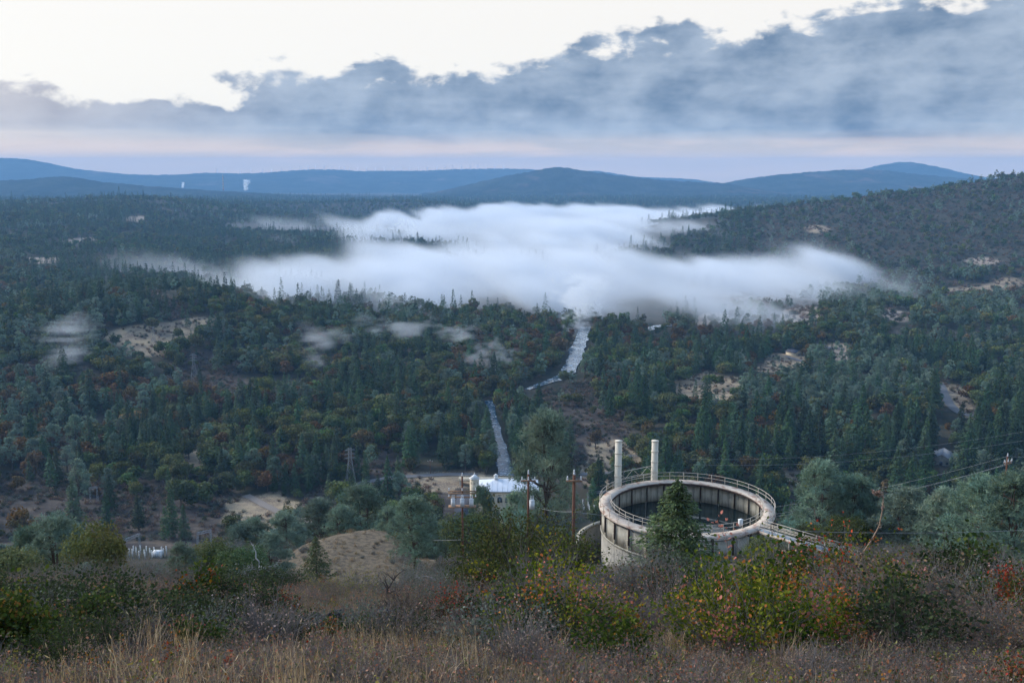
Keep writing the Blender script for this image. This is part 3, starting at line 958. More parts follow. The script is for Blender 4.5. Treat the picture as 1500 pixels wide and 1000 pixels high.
def pick_kind(X, Y, Z, g):
    """which tree grows where: groves by noise, plus the places the photograph shows"""
    px, py, _ = project(X, Y, Z)
    n = len(X)
    r = g.uniform(size=n)
    grove = fbm(X, Y, 90, 3, 401); grove2 = fbm(X, Y, 120, 3, 411)
    p_con = 0.14 + 0.70 * smooth(grove, 0.50, 0.72) + 0.16 * smooth(Y, 1000, 1800)
    p_gp = 0.05 + 0.30 * smooth(grove2, 0.5, 0.72) - 0.15 * smooth(Y, 1100, 1600)
    zone_gp = poly_in(px, py, [(1080, 560), (1200, 530), (1340, 540), (1390, 600), (1330, 640), (1130, 670), (1080, 640)])
    p_gp = np.where(zone_gp, 0.62, p_gp); p_con = np.where(zone_gp, 0.2, p_con)
    zone_con = poly_in(px, py, [(1020, 640), (1330, 600), (1500, 600), (1500, 700), (1180, 700), (1020, 690)])
    p_con = np.where(zone_con, 0.42 + 0.4 * smooth(grove, 0.45, 0.65), p_con); p_gp = np.where(zone_con, 0.14, p_gp)
    hillz = (X > 0.24 * Y) & (Y > 900) & (Y < 2100)
    p_con = np.where(hillz, 0.10, p_con); p_gp = np.where(hillz, 0.26, p_gp)
    p_aut = 0.04 + 0.16 * smooth(fbm(X, Y, 60, 2, 421), 0.55, 0.75)
    za = poly_in(px, py, [(0, 590), (120, 575), (330, 560), (330, 610), (170, 650), (130, 690), (0, 720)])
    p_aut = np.where(za, 0.42, p_aut); p_con = np.where(za, 0.18, p_con)
    zr = poly_in(px, py, [(640, 540), (700, 500), (780, 470), (840, 500), (835, 540), (770, 575), (700, 590)]) | poly_in(px, py, [(860, 480), (1000, 480), (1130, 455), (1130, 500), (980, 520), (870, 510)])
    p_aut = np.where(zr, 0.22, p_aut); p_con = np.where(zr, 0.10, p_con)
    p_wil = np.where(zr, 0.42, 0.07)
    p_aut = np.where(Y > 1300, 0.01, p_aut)
    s = np.maximum(p_con + p_gp + p_aut + p_wil, 1.0)
    p_con, p_gp, p_aut, p_wil = p_con / s, p_gp / s, p_aut / s, p_wil / s
    k = np.where(r < p_con, 'con', np.where(r < p_con + p_gp, 'gp', np.where(r < p_con + p_gp + p_aut, 'aut', np.where(r < p_con + p_gp + p_aut + p_wil, 'wil', 'oak'))))
    H = np.where(k == 'con', g.normal(15.5, 4.4, n) * (1 + 0.3 * zone_con), np.where(k == 'gp', g.normal(12.5, 2.4, n), np.where(k == 'wil', g.normal(7, 1.5, n), g.normal(8.6, 2.3, n))))
    H = np.where((k == 'con') & hillz, H * 0.65, H)
    return k, np.clip(H, 4, 30)


def open_ground(X, Y, Z, g):
    cv = cover(X, Y, Z)
    hi_ = cover(X, Y, Z + 7.0)                              # what would hide an open place from the lookout stays thin too
    p = np.ones(len(X))
    p[cv['b']] = np.where(X < -30, 0.26, 0.10)[cv['b']]; p[cv['t']] = 0.06; p[cv['g']] = 0.05
    p[cv['h'] & (p > 0.5)] = 0.62
    p[(hi_['t'] | hi_['g'] | (hi_['b'] & (X > 0))) & (p > 0.3)] = 0.22
    p *= dist_path(X, Y, RIV_W) > 5.0
    p *= dist_path(X, Y, RIV2_W) > 9.5
    for P, wd in ROAD_W.values(): p *= dist_path(X, Y, P) > wd * 0.5 + 3.5
    p[(X > -32) & (X < 34) & (Y > 372) & (Y < 470)] = 0                 # the powerhouse and its yard
    px, py, _ = project(X, Y, Z)
    # sight line to the two reaches of water stays clear
    p[poly_in(px, py, [(712, 590), (722, 590), (746, 702), (730, 702)])] = 0
    p[poly_in(px, py, [(760, 582), (820, 560), (836, 570), (800, 600), (770, 600)])] = 0
    p[poly_in(px, py, [(836, 545), (862, 500), (870, 520), (850, 560)])] *= 0.15
    for dz in (3.0, 8.0, 14.0):                              # the shed and the bend of the road stay in sight
        qx, qy, _ = project(X, Y, Z + dz)
        p[poly_in(qx, qy, [(1362, 644), (1400, 642), (1404, 676), (1362, 676)]) | poly_in(qx, qy, [(1368, 558), (1386, 556), (1438, 606), (1424, 618), (1390, 604)])] *= 0.05
    p[(X > 0.24 * Y) & (Y > 1150) & (Y < 2100)] *= 0.5
    # scattered gaps everywhere
    gap = fbm(X, Y, 45, 3, 431)
    p[gap < 0.37] *= 0.22
    # nothing shows of what stands deep inside the fog bank
    ix = np.clip(np.searchsorted(FOG_X, X), 0, len(FOG_X) - 1); iy = np.clip(np.searchsorted(FOG_Y, Y), 0, len(FOG_Y) - 1)
    inside = (X > FOG_X[0]) & (X < FOG_X[-1]) & (Y > FOG_Y[0]) & (Y < FOG_Y[-1])
    p[inside & (FOG_C[iy, ix] > 0.80)] = 0.0
    return g.uniform(size=len(X)) < p


BANDS = [(372, 800, 6.0, 501), (800, 1300, 7.6, 502), (1300, 2500, 10.5, 503), (2500, 5600, 18.0, 504)]
TX, TY, TZ, TK, TH = [], [], [], [], []
for y0, y1, cell, sd_ in BANDS:
    X, Y, g = forest_points(y0, y1, cell, sd_)
    Z = terrain(X, Y)
    k = open_ground(X, Y, Z, g)
    X, Y, Z = X[k], Y[k], Z[k]
    K, H = pick_kind(X, Y, Z, g)
    if y0 >= 2500: H = H * 1.15
    TX.append(X); TY.append(Y); TZ.append(Z); TK.append(K); TH.append(H)
TX, TY, TZ, TK, TH = map(np.concatenate, (TX, TY, TZ, TK, TH))

# trees on the steep slope between the tank and the valley floor: kept below the sight line to the buildings
X, Y, g = forest_points(140, 372, 8.0, 511)
Z = terrain(X, Y)
px, py, _ = project(X, Y, Z)
K = np.where(g.uniform(size=len(X)) < 0.5, 'gp', np.where(g.uniform(size=len(X)) < 0.8, 'oak', 'con'))
H = np.where(K == 'gp', g.normal(11, 2, len(X)), np.where(K == 'con', g.normal(12, 2, len(X)), g.normal(7, 1.4, len(X))))
_, pt, _ = project(X, Y, Z + H)
lim = np.interp(px, [0, 120, 180, 240, 330, 420, 640, 700, 760, 860, 1120, 1160, 1240, 1500], [775, 775, 835, 835, 806, 770, 765, 800, 770, 775, 760, 728, 705, 690])
k = (pt > lim) & (g.uniform(size=len(X)) < 0.8) & (np.hypot(X - 24, Y - 134) > 26)
k &= ~((px > 560) & (px < 760) & (py > 780) & (Y < 175))
SLOPE = (X[k], Y[k], Z[k], K[k], H[k])
TX, TY, TZ, TK, TH = (np.concatenate([a, b_]) for a, b_ in zip((TX, TY, TZ, TK, TH), SLOPE))

# which stand out: projected size, in frame, not behind a rise
px, py, dep = project(TX, TY, TZ + TH * 0.6)
size_px = TH * FPX / dep
inf = (px > -10) & (px < 1510) & (py > 0) & (py < 1000)
vis = np.zeros(len(TX), bool)
cand = np.where(inf & (TY < 1500))[0]
f = np.linspace(0.06, 0.97, 46)
rx = TX[cand][:, None] * f; ry = TY[cand][:, None] * f
rz = CAMZ + (TZ[cand] + TH[cand] * 0.85 - CAMZ)[:, None] * f
vis[cand] = (terrain(rx, ry) < rz).all(1)

ZONES = [
    (lambda x, y, px: (y < 372) & (px < 860), 'on the steep slope below the dry brush', 'slope'),
    (lambda x, y, px: (y < 372) & (px >= 860), 'on the slope beyond the catwalk', 'bank'),
    (lambda x, y, px: (px < 250), 'in the wood beyond the brown scrub flat', 'flat'),
    (lambda x, y, px: (px < 520), 'in the wood between scrub flat and lattice tower', 'tower'),
    (lambda x, y, px: (px < 720), 'in the wood between lattice tower and tailrace', 'tailrace'),
    (lambda x, y, px: (px < 900), 'near the river bend beyond the powerhouse', 'bend'),
    (lambda x, y, px: (px < 1140), 'in the wood behind the concrete surge tank', 'tank'),
    (lambda x, y, px: (px < 1400) & (y > 640), 'on the flat among the pale clearings', 'pale'),
    (lambda x, y, px: (px < 1290), 'in the wood beside the tan clearing and small pole', 'tan'),
    (lambda x, y, px: (y > 640), 'beyond the curving grey road', 'road'),
    (lambda x, y, px: (px < 5000), 'in the wood around the grey-roofed shed', 'shed'),
]
def size_word(kd, H, wd):
    a, b_ = {'con': (14.5, 18.5), 'gp': (11.0, 13.8), 'wil': (6.2, 7.8)}.get(kd, (7.4, 9.0))
    return ('stunted' if H < a * 0.8 else 'small' if H < a else 'very large' if H > b_ * 1.2 else 'large' if H > b_ else 'middling') + (' slim' if wd < 0.95 else ' wide' if wd > 1.1 else '')


LOOK = {'oak': ('dark round-crowned oak', 'dark oaks'), 'aut': ('rusty brown autumn oak', 'autumn oaks'), 'wil': ('pale olive bushy willow', 'willows'),
        'con': ('dark spired conifer', 'conifers'), 'gp': ('blue-grey airy pine', 'blue-grey pines')}
zone_of = np.full(len(TX), -1)
for i, (fn, _, _) in enumerate(ZONES):
    zone_of = np.where((zone_of < 0) & fn(TX, TY, px), i, zone_of)

PROTO = {}


def plant_tree(kind, x, y, z, H, label, group, near=False, wide=1.0, v=None, rz=None):
    pool = (NEARV if near else MIDV)[kind]
    v = random.randrange(len(pool)) if v is None else v % len(pool)
    h0, (cm, tm) = pool[v]
    nm, cat, _, _ = KINDS[kind]
    s = H / h0
    e = empty(nm, (x, y, z - 0.1), random.uniform(0, 6.28) if rz is None else rz)
    e.scale = (s * wide, s * wide, s)
    obj('crown', cm, e); obj('trunk', tm, e)
    return tag(e, label, cat, group)


# ------------------------------------------------------------------ trees placed one by one on the near slope
def place_top(px, py, H, d0, d1):
    ds = np.linspace(d0, d1, 300)
    x, y, z = px_dir(px, py)
    err = np.abs(terrain(x / y * ds, ds) + H - (CAMZ + z / y * ds))
    k = int(np.argmin(err)); Y = ds[k]
    X_ = float(x / y * Y); g0 = gz(X_, Y)
    return X_, float(Y), g0, float(CAMZ + z / y * Y - g0)


NEAR_LIST = [
    ('gp', 82, 757, 8, 67, 70, 1.2, 'broad blue-grey pine beside a dark oak above the scrub flat'),
    ('oak', 136, 768, 7, 64, 67, 0.74, 'dark olive oak beside the small switchyard'),
    ('oak', 16, 806, 5, 58, 62, 1.0, 'dark oak at the end of the brush band'),
    ('gp', 44, 772, 8, 74, 77, 0.9, 'leaning blue-grey pine behind the broad one'),
    ('oak', 288, 806, 7, 76, 150, 1.0, 'round dark oak between two pines above the brush'),
    ('oak', 330, 790, 9, 80, 200, 1.0, 'tall olive oak above the brush band'),
    ('gp', 352, 768, 11, 110, 260, 1.0, 'blue-grey pine over the olive oaks'),
    ('gp', 436, 772, 9, 110, 260, 1.1, 'blue-grey pine at the edge of the spoil mound'),
    ('gp', 500, 745, 11, 130, 300, 1.1, 'bushy blue-grey pine behind the middle of the mound'),
    ('gp', 632, 770, 8, 110, 240, 1.0, 'small pine beyond the broad dark one'),
    ('gp', 265, 797, 5.2, 72, 75, 1.1, 'rounded blue-grey pine in front of the small switchyard'),
    ('gp', 122, 828, 4, 60, 120, 1.0, 'small pale pine in front of the dark olive oak'),
    ('oak', 314, 800, 5, 78, 80, 0.9, 'olive oak beside the rounded blue-grey pine'),
    ('oak', 352, 800, 5, 70, 73, 0.85, 'dense green oak behind the bleached snag'),
    ('gp', 372, 764, 11, 150, 300, 1.0, 'blue-grey pine behind the dense green oak'),
    ('gp', 398, 780, 6, 80, 84, 1.0, 'wide green-grey pine behind the bleached snag'),
    ('gp', 418, 752, 11, 150, 320, 1.0, 'blue-grey pine beside the dirt track'),
    ('gp', 466, 736, 13, 150, 330, 1.1, 'broad blue-grey pine behind the spoil mound'),
    ('gp', 528, 714, 15, 150, 330, 1.05, 'tallest blue-grey pine behind the spoil mound'),
    ('gp', 572, 745, 10, 130, 220, 1.0, 'pale green pine between mound and powerhouse'),
    ('gp', 606, 731, 11, 96, 118, 1.0, 'broad dark pine standing at the end of the spoil mound'),
    ('gp', 706, 714, 14, 150, 260, 0.62, 'slim flat-topped pine in front of the powerhouse'),
    ('gp', 757, 724, 14, 130, 230, 0.95, 'thin pine beside the pole with a single transformer'),
    ('gp', 800, 613, 24, 140, 175, 0.80, 'very tall two-headed pine towering in front of the powerhouse'),
    ('oak', 720, 775, 7, 130, 220, 1.2, 'low green thicket oak below the powerhouse'),
    ('gp', 652, 765, 9, 150, 260, 1.0, 'pine beside the pole with three transformers'),
    ('gp', 1204, 682, 15, 140, 260, 1.0, 'grey pine beyond the end of the catwalk'),
    ('gp', 1252, 698, 14, 120, 240, 1.05, 'round grey pine crossed by the sagging wires'),
    ('gp', 1330, 716, 13, 110, 220, 1.2, 'wide grey pine behind the tall dry stalk'),
    ('gp', 1385, 722, 13, 110, 220, 1.0, 'grey pine between the wide one and the wire pole'),
    ('gp', 1440, 700, 14, 110, 240, 1.1, 'bushy grey pine beside the wire pole'),
    ('gp', 1492, 700, 14, 100, 240, 1.1, 'grey pine behind the wire pole'),
    ('gp', 1424, 786, 7, 70, 160, 1.1, 'small round grey pine above the red-leaved shrub'),
    ('gp', 1292, 752, 10, 90, 180, 1.0, 'grey pine under the long straight wire'),
    ('oak', 1186, 770, 5, 95, 150, 1.1, 'low green oak under the catwalk'),
    ('oak', 1120, 790, 5, 95, 130, 1.0, 'low bushy oak against the tank wall'),
    ('oak', 1245, 758, 6, 120, 230, 1.2, 'bright green oak among the grey pines'),
    ('oak', 690, 752, 6, 150, 330, 1.1, 'rounded oak below the dark annex'),
]
for i, (kd, px_, py_, H_, d0, d1, wd, lab) in enumerate(NEAR_LIST):
    x, y, z, h = place_top(px_, py_, H_, d0, d1)
    plant_tree(kd, x, y, z, float(np.clip(h, H_ * 0.6, H_ * 1.9)), lab, None, True, wd * (1.0 if px_ < 330 else 1.2 if px_ < 600 else 1.3 if px_ == 606 else 1.12), i)

# one cedar on the mound and the young conifer before the tank
p = at(462, 786, 97)
zg = gz(p.x, 97)
cr, tr = g_conifer(5.2, 1.75, 30, 10, 16, 0.13, gg, bare=0.02, droop=-0.25, ragged=0.3)
e = tag(empty('cedar_tree', (p.x, 97, zg - 0.1)), 'dense upright cedar standing alone on the spoil mound', 'cedar')
e.scale = (1, 1, (p.z - zg + 0.1) / 5.2)
obj('crown', cr.mesh('cedar_crown', [M_CYP]), e); obj('trunk', tr.mesh('cedar_trunk', [M_BARK], True), e)
p = at(993, 703, 45)
zg = gz(p.x, 45); Hj = p.z - zg
cr, tr = g_conifer(Hj, 2.5, 42, 11, 40, 0.12, gg, bare=0.08, droop=0.02, ragged=0.38)
e = tag(empty('young_conifer', (p.x, 45, zg - 0.1)), 'ragged young green conifer standing in front of the surge tank', 'young conifer')
obj('crown', cr.mesh('young_conifer_crown', [M_JUN]), e); obj('trunk', tr.mesh('young_conifer_trunk', [M_BARK], True), e)

# ------------------------------------------------------------------ individuals, largest in view first; the rest one mass per species
LIMIT = {'oak': 270, 'con': 285, 'gp': 240, 'aut': 110, 'wil': 70}
single = np.zeros(len(TX), bool)
for kd, lim_ in LIMIT.items():
    c_ = np.where((TK == kd) & vis)[0]
    c_ = c_[np.argsort(-size_px[c_])][:lim_]
    single[c_] = True
for i in np.where(single)[0]:
    kd = str(TK[i]); zi = int(zone_of[i])
    wd = random.uniform(0.85, 1.2)
    plant_tree(kd, float(TX[i]), float(TY[i]), float(TZ[i]), float(TH[i]), f'{size_word(kd, TH[i], wd)} {LOOK[kd][0]} {ZONES[zi][1]}'.replace('very large', 'huge'), f'{LOOK[kd][1]} {ZONES[zi][1]}', bool(TY[i] < 260), wd)


def scatter(name, label, meshes, P, rot, scl, tilt=None):
    """one stuff object: geometry-node instances of the given meshes on the points P"""
    n = len(P)
    pm = bpy.data.meshes.new(name)
    pm.vertices.add(n); pm.vertices.foreach_set('co', np.asarray(P, np.float32).ravel())
    a = pm.attributes.new('turn', 'FLOAT_VECTOR', 'POINT')
    rv = np.zeros((n, 3), np.float32); rv[:, 2] = rot
    if tilt is not None: rv[:, :2] = tilt
    a.data.foreach_set('vector', rv.ravel())
    a = pm.attributes.new('size', 'FLOAT_VECTOR', 'POINT'); a.data.foreach_set('vector', np.asarray(scl, np.float32).ravel())
    a = pm.attributes.new('pick', 'INT', 'POINT'); a.data.foreach_set('value', np.random.default_rng(n).integers(0, len(meshes), n).astype(np.int32))
    ng = bpy.data.node_groups.new(name, 'GeometryNodeTree')
    ng.interface.new_socket('Geometry', in_out='INPUT', socket_type='NodeSocketGeometry')
    ng.interface.new_socket('Geometry', in_out='OUTPUT', socket_type='NodeSocketGeometry')
    t = N(ng)
    gi, go = t.n('NodeGroupInput'), t.n('NodeGroupOutput')
    join = t.n('GeometryNodeJoinGeometry')

    def attr(nm, ty):
        nd = t.n('GeometryNodeInputNamedAttribute', data_type=ty); nd.inputs['Name'].default_value = nm
        return nd.outputs[0]
    er = t.n('FunctionNodeEulerToRotation'); t.link(attr('turn', 'FLOAT_VECTOR'), er.inputs[0])
    for k, me in enumerate(meshes):
        src = bpy.data.objects.new(me.name + '_source', me)       # shape only, not in the scene
        oi = t.n('GeometryNodeObjectInfo'); oi.inputs['Object'].default_value = src; oi.inputs['As Instance'].default_value = True
        cmp_ = t.n('FunctionNodeCompare', data_type='INT', operation='EQUAL')
        t.link(attr('pick', 'INT'), cmp_.inputs['A'] if cmp_.inputs['A'].type == 'INT' else cmp_.inputs[2])
        cmp_.inputs[3].default_value = k
        ip = t.n('GeometryNodeInstanceOnPoints')
        t.link(gi.outputs[0], ip.inputs['Points']); t.link(cmp_.outputs[0], ip.inputs['Selection'])
        t.link(oi.outputs['Geometry'], ip.inputs['Instance']); t.link(er.outputs[0], ip.inputs['Rotation'])
        t.link(attr('size', 'FLOAT_VECTOR'), ip.inputs['Scale'])
        t.link(ip.outputs[0], join.inputs[0])
    t.link(join.outputs[0], go.inputs[0])
    ob = obj(name, pm)
    md = ob.modifiers.new('scatter', 'NODES'); md.node_group = ng
    return tag(ob, label, kind='stuff')


MASS = {'oak': ('oak_woodland', 'dark rounded oak woods covering the valley beyond the nearest trees'),
        'con': ('conifer_forest', 'dark conifer forest covering the valley and far plateau'),
        'gp': ('gray_pine_woodland', 'scattered blue-grey pines on the valley and hillside beyond'),
        'aut': ('autumn_woodland', 'brown autumn oaks scattered through the farther woods'),
        'wil': ('willow_thicket', 'pale olive willow thickets along the farther river')}
for kd, (nm, lab) in MASS.items():
    for near_, y0, y1 in ((True, 0, 900), (False, 900, 1e9)):
        s_ = (TK == kd) & ~single & (TY >= y0) & (TY < y1)
        if not s_.any(): continue
        pool = FARV[kd]
        if near_: ms = [one(kd, {'oak': lambda: g_oak(9, 4.3, 12, 60, 0.6, gg, False), 'aut': lambda: g_oak(9, 4.0, 11, 55, 0.6, gg, False), 'wil': lambda: g_oak(8, 3.9, 12, 50, 0.55, gg, False),
                                 'con': lambda: g_conifer(20, 3.7, 20, 6, 6, 0.85, gg), 'gp': lambda: g_gray_pine(13, 3.8, 26, 18, 3, 0.8, 0.16, gg)}[kd](), f'middle{q_}') for q_ in range(3)]
        else: ms = [m for _, m in pool]
        h0 = pool[0][0]
        n_ = int(s_.sum())
        sc = (TH[s_] / h0)[:, None] * np.stack([rng.uniform(0.85, 1.2, n_)] * 2 + [np.ones(n_)], 1)
        scatter(nm, lab + (' near the river' if near_ else ''), ms, np.stack([TX[s_], TY[s_], TZ[s_] - 0.3], 1), rng.uniform(0, 6.28, n_), sc)
# ================================================================== built things
def bx(c, s, rz=0.0, ry=0.0):
    """box: centre c, full size s, turned about z"""
    v = np.array([[x, y, z] for x in (-.5, .5) for y in (-.5, .5) for z in (-.5, .5)]) * np.asarray(s, float)
    if ry:
        ca, sa = math.cos(ry), math.sin(ry)
        v = np.stack([v[:, 0] * ca + v[:, 2] * sa, v[:, 1], -v[:, 0] * sa + v[:, 2] * ca], 1)
    if rz:
        ca, sa = math.cos(rz), math.sin(rz)
        v = np.stack([v[:, 0] * ca - v[:, 1] * sa, v[:, 0] * sa + v[:, 1] * ca, v[:, 2]], 1)
    f = np.array([[0, 1, 3, 2], [4, 6, 7, 5], [0, 4, 5, 1], [2, 3, 7, 6], [0, 2, 6, 4], [1, 5, 7, 3]])
    return v + np.asarray(c, float), f


def cyl(p0, p1, r0, r1=None, k=12, caps=True):
    r1 = r0 if r1 is None else r1
    V, F = tube(np.array([p0, p1], float), [r0, r1], k)
    if not caps: return V, F
    n = len(V)
    V = np.concatenate([V, [p0], [p1]])
    i = np.arange(k); j = (i + 1) % k
    c0 = np.stack([j, i, np.full(k, n), np.full(k, n)], 1); c1 = np.stack([i + k, j + k, np.full(k, n + 1), np.full(k, n + 1)], 1)
    return V, (F, np.concatenate([c0[:, :3], c1[:, :3]]))


class Part(Geo):
    def put(s, VF, mi=0):
        V, F = VF
        if isinstance(F, tuple):
            base = s.n
            s.add((V, F[0]), None, mi)
            s.T.append(F[1] + base); s.tm.append(np.full(len(F[1]), mi))
        else: s.add((V, F), None, mi)
        return s

    def build(s, name, m, parent=None, loc=None, rot=None, smooth_=False):
        return obj(name, s.mesh(name, m if isinstance(m, (list, tuple)) else [m], smooth_), parent, loc, rot)


def arc_strip(r0, r1, z0, z1, a0, a1, n):
    """solid arc: ring sector between two radii and two heights"""
    th = np.linspace(a0, a1, n + 1)
    def ring(r, z): return np.stack([np.cos(th) * r, np.sin(th) * r, np.full(n + 1, z)], 1)
    V = np.concatenate([ring(r0, z0), ring(r1, z0), ring(r1, z1), ring(r0, z1)])
    i = np.arange(n); m = n + 1
    F = []
    for a, b_ in ((0, 1), (1, 2), (2, 3), (3, 0)):
        F.append(np.stack([i + a * m, i + b_ * m, i + 1 + b_ * m, i + 1 + a * m], 1))
    if abs((a1 - a0) - 2 * math.pi) > 1e-3:
        F.append(np.array([[0, m, 2 * m, 3 * m], [n, n + 3 * m, n + 2 * m, n + m]]))
    return V, np.concatenate(F)


# ------------------------------------------------------------------ materials
def concrete(name, col, streak=0.5):
    m = bpy.data.materials.new(name); m.use_nodes = True
    t = N(m.node_tree); b = m.node_tree.nodes['Principled BSDF']
    b.inputs['Roughness'].default_value = 0.9; b.inputs['Specular IOR Level'].default_value = 0.2
    co = t.n('ShaderNodeTexCoord').outputs['Object']
    mp = t.n('ShaderNodeMapping'); t.link(co, mp.inputs[0]); mp.inputs['Scale'].default_value = (2.6, 2.6, 0.28)
    s1 = t.noise(mp.outputs[0], 1.0, 6, 0.65); s2 = t.noise(co, 0.8, 7, 0.65); s3 = t.noise(co, 6.0, 5, 0.6)
    c = t.mix(t.ss(s2, 0.35, 0.7), C(*col), C(*[v * 0.72 for v in col]))
    c = t.mix(t.m('MULTIPLY', t.ss(s1, 0.48, 0.72), streak), c, C(0.085, 0.080, 0.072))
    c = t.mix(t.m('MULTIPLY', t.ss(s3, 0.6, 0.8), 0.35), c, C(0.42, 0.40, 0.36))
    t.link(c, b.inputs['Base Color'])
    bp = t.n('ShaderNodeBump'); bp.inputs['Strength'].default_value = 0.35; bp.inputs['Distance'].default_value = 0.03
    t.link(s3, bp.inputs['Height']); t.link(bp.outputs[0], b.inputs['Normal'])
    return m


M_CONC = concrete('weathered_concrete', (0.41, 0.385, 0.315), 0.8)
M_CONC2 = concrete('old_concrete', (0.33, 0.31, 0.265), 0.5)
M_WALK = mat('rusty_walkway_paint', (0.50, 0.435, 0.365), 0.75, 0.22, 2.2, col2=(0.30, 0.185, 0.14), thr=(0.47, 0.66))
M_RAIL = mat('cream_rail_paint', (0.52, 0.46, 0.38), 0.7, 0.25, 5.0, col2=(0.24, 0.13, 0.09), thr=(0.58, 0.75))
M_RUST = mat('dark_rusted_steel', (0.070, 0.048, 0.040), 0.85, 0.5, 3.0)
M_STACK = mat('cream_steel', (0.60, 0.55, 0.45), 0.6, 0.10, 0.8, col2=(0.45, 0.39, 0.31), thr=(0.55, 0.8))
M_GALV = mat('galvanised_steel', (0.30, 0.33, 0.36), 0.55, 0.2, 2.0, metal=0.3)
M_LATT = mat('weathered_lattice_steel', (0.20, 0.22, 0.23), 0.6, 0.2, 2.0, metal=0.2)
M_POLE = mat('brown_pole_timber', (0.150, 0.070, 0.045), 0.9, 0.45, 6.0, bump=0.3)
M_ARM = mat('crossarm_timber', (0.26, 0.16, 0.10), 0.9, 0.4, 6.0)
M_PORC = mat('white_porcelain', (0.72, 0.74, 0.76), 0.35, 0.05, 3.0, spec=0.5)
M_CAN = mat('grey_transformer_paint', (0.62, 0.64, 0.66), 0.5, 0.1, 2.0)
M_WIRE = mat('aluminium_wire', (0.42, 0.43, 0.44), 0.5, 0.1, 1.0, metal=0.5)
M_CREAM = concrete('cream_stucco', (0.68, 0.58, 0.42), 0.18)
M_ROOFB = mat('pale_metal_roof', (0.62, 0.66, 0.72), 0.5, 0.08, 0.5, metal=0.2, col2=(0.48, 0.50, 0.54), thr=(0.55, 0.75))
M_ROOFD = mat('dark_tar_roof', (0.060, 0.066, 0.085), 0.85, 0.3, 0.6)
M_GLASS = mat('dark_window_glass', (0.03, 0.045, 0.055), 0.12, 0.1, 1.0, spec=0.6)
M_WHITE = mat('white_paint', (0.75, 0.76, 0.76), 0.6, 0.06, 1.0)
M_SHED = mat('grey_shed_roof', (0.30, 0.31, 0.33), 0.6, 0.15, 0.8, metal=0.2, col2=(0.20, 0.17, 0.16), thr=(0.55, 0.75))
M_ROAD = mat('worn_asphalt', (0.15, 0.15, 0.155), 0.9, 0.2, 0.4, coord='Generated')
M_TRACK = mat('gravel_track', (0.22, 0.19, 0.165), 0.95, 0.25, 0.5, coord='Generated')
M_SLATE = mat('dark_slate_cladding', (0.085, 0.095, 0.12), 0.8, 0.2, 0.8)
M_BLUE = mat('blue_deck_coating', (0.17, 0.22, 0.27), 0.7, 0.2, 2.0)


def water_mat(name, foam=0.0, col=(0.02, 0.035, 0.04), sc=0.6, rough=0.06, bump=0.25):
    m = bpy.data.materials.new(name); m.use_nodes = True
    t = N(m.node_tree); b = m.node_tree.nodes['Principled BSDF']
    b.inputs['IOR'].default_value = 1.33; b.inputs['Roughness'].default_value = rough
    p = t.n('ShaderNodeNewGeometry').outputs['Position']
    c = C(*col)
    if foam:
        nz = t.noise(p, sc, 8, 0.68, 0.6)
        f_ = t.ss(nz, 0.62 - foam * 0.22, 0.74 - foam * 0.12)
        c = t.mix(f_, c, C(0.62, 0.68, 0.72))
        t.link(t.m('MULTIPLY_ADD', f_, 0.6, rough), b.inputs['Roughness'])
    t.put(b.inputs['Base Color'], c)
    bp = t.n('ShaderNodeBump'); bp.inputs['Strength'].default_value = bump; bp.inputs['Distance'].default_value = 0.3
    t.link(t.noise(p, sc * 2.2, 5, 0.6), bp.inputs['Height']); t.link(bp.outputs[0], b.inputs['Normal'])
    return m


M_RIVER = water_mat('rapid_water', 0.62, (0.08, 0.12, 0.15), 0.35, 0.08, 0.10)
M_RACE = water_mat('tailrace_water', 0.52, (0.035, 0.085, 0.135), 0.40, 0.2, 0.25)
M_RACE.node_tree.nodes['Principled BSDF'].inputs['Specular IOR Level'].default_value = 0.2
M_STILL = water_mat('still_water', 0.0, (0.012, 0.02, 0.02), 0.5, 0.03, 0.03)


def ribbon(name, P, width, m, lift, label, jag=0.0, sub=14, taper=None):
    """strip of water or road following the ground"""
    P = np.asarray(P); tt = np.linspace(0, len(P) - 1, (len(P) - 1) * sub + 1)
    # Catmull-Rom through the points
    Q = []
    for t_ in tt:
        i = min(int(t_), len(P) - 2); f_ = t_ - i
        p0, p1, p2, p3 = P[max(i - 1, 0)], P[i], P[i + 1], P[min(i + 2, len(P) - 1)]
        Q.append(0.5 * ((2 * p1) + (-p0 + p2) * f_ + (2 * p0 - 5 * p1 + 4 * p2 - p3) * f_ ** 2 + (-p0 + 3 * p1 - 3 * p2 + p3) * f_ ** 3))
    Q = np.array(Q)[:, :2]
    d = unit(np.gradient(Q, axis=0)); nrm = np.stack([-d[:, 1], d[:, 0]], 1)
    wv = np.full(len(Q), width / 2.0) if taper is None else np.interp(np.linspace(0, 1, len(Q)), np.linspace(0, 1, len(taper)), taper) / 2
    rows = []
    ks = np.linspace(-1, 1, 7)
    for k in ks:
        j = 1 + (jag * (vnoise(np.arange(len(Q)) * 0.33, np.full(len(Q), k * 3 + 7), 5) - 0.5) if abs(k) == 1 else 0)
        xy = Q + nrm * (wv * k * j)[:, None]
        rows.append(np.concatenate([xy, np.zeros((len(Q), 1))], 1))
    V = np.stack(rows, 1)
    V[..., 2] = (terrain(V[..., 0], V[..., 1]).max(1) + lift)[:, None]
    i = np.arange(V.shape[0] * 7).reshape(-1, 7)
    F = np.stack([i[:-1, :-1], i[1:, :-1], i[1:, 1:], i[:-1, 1:]], -1).reshape(-1, 4)
    return tag(obj(name, mesh_np(name, V.reshape(-1, 3), F, [m], None, True)), label, kind='structure')


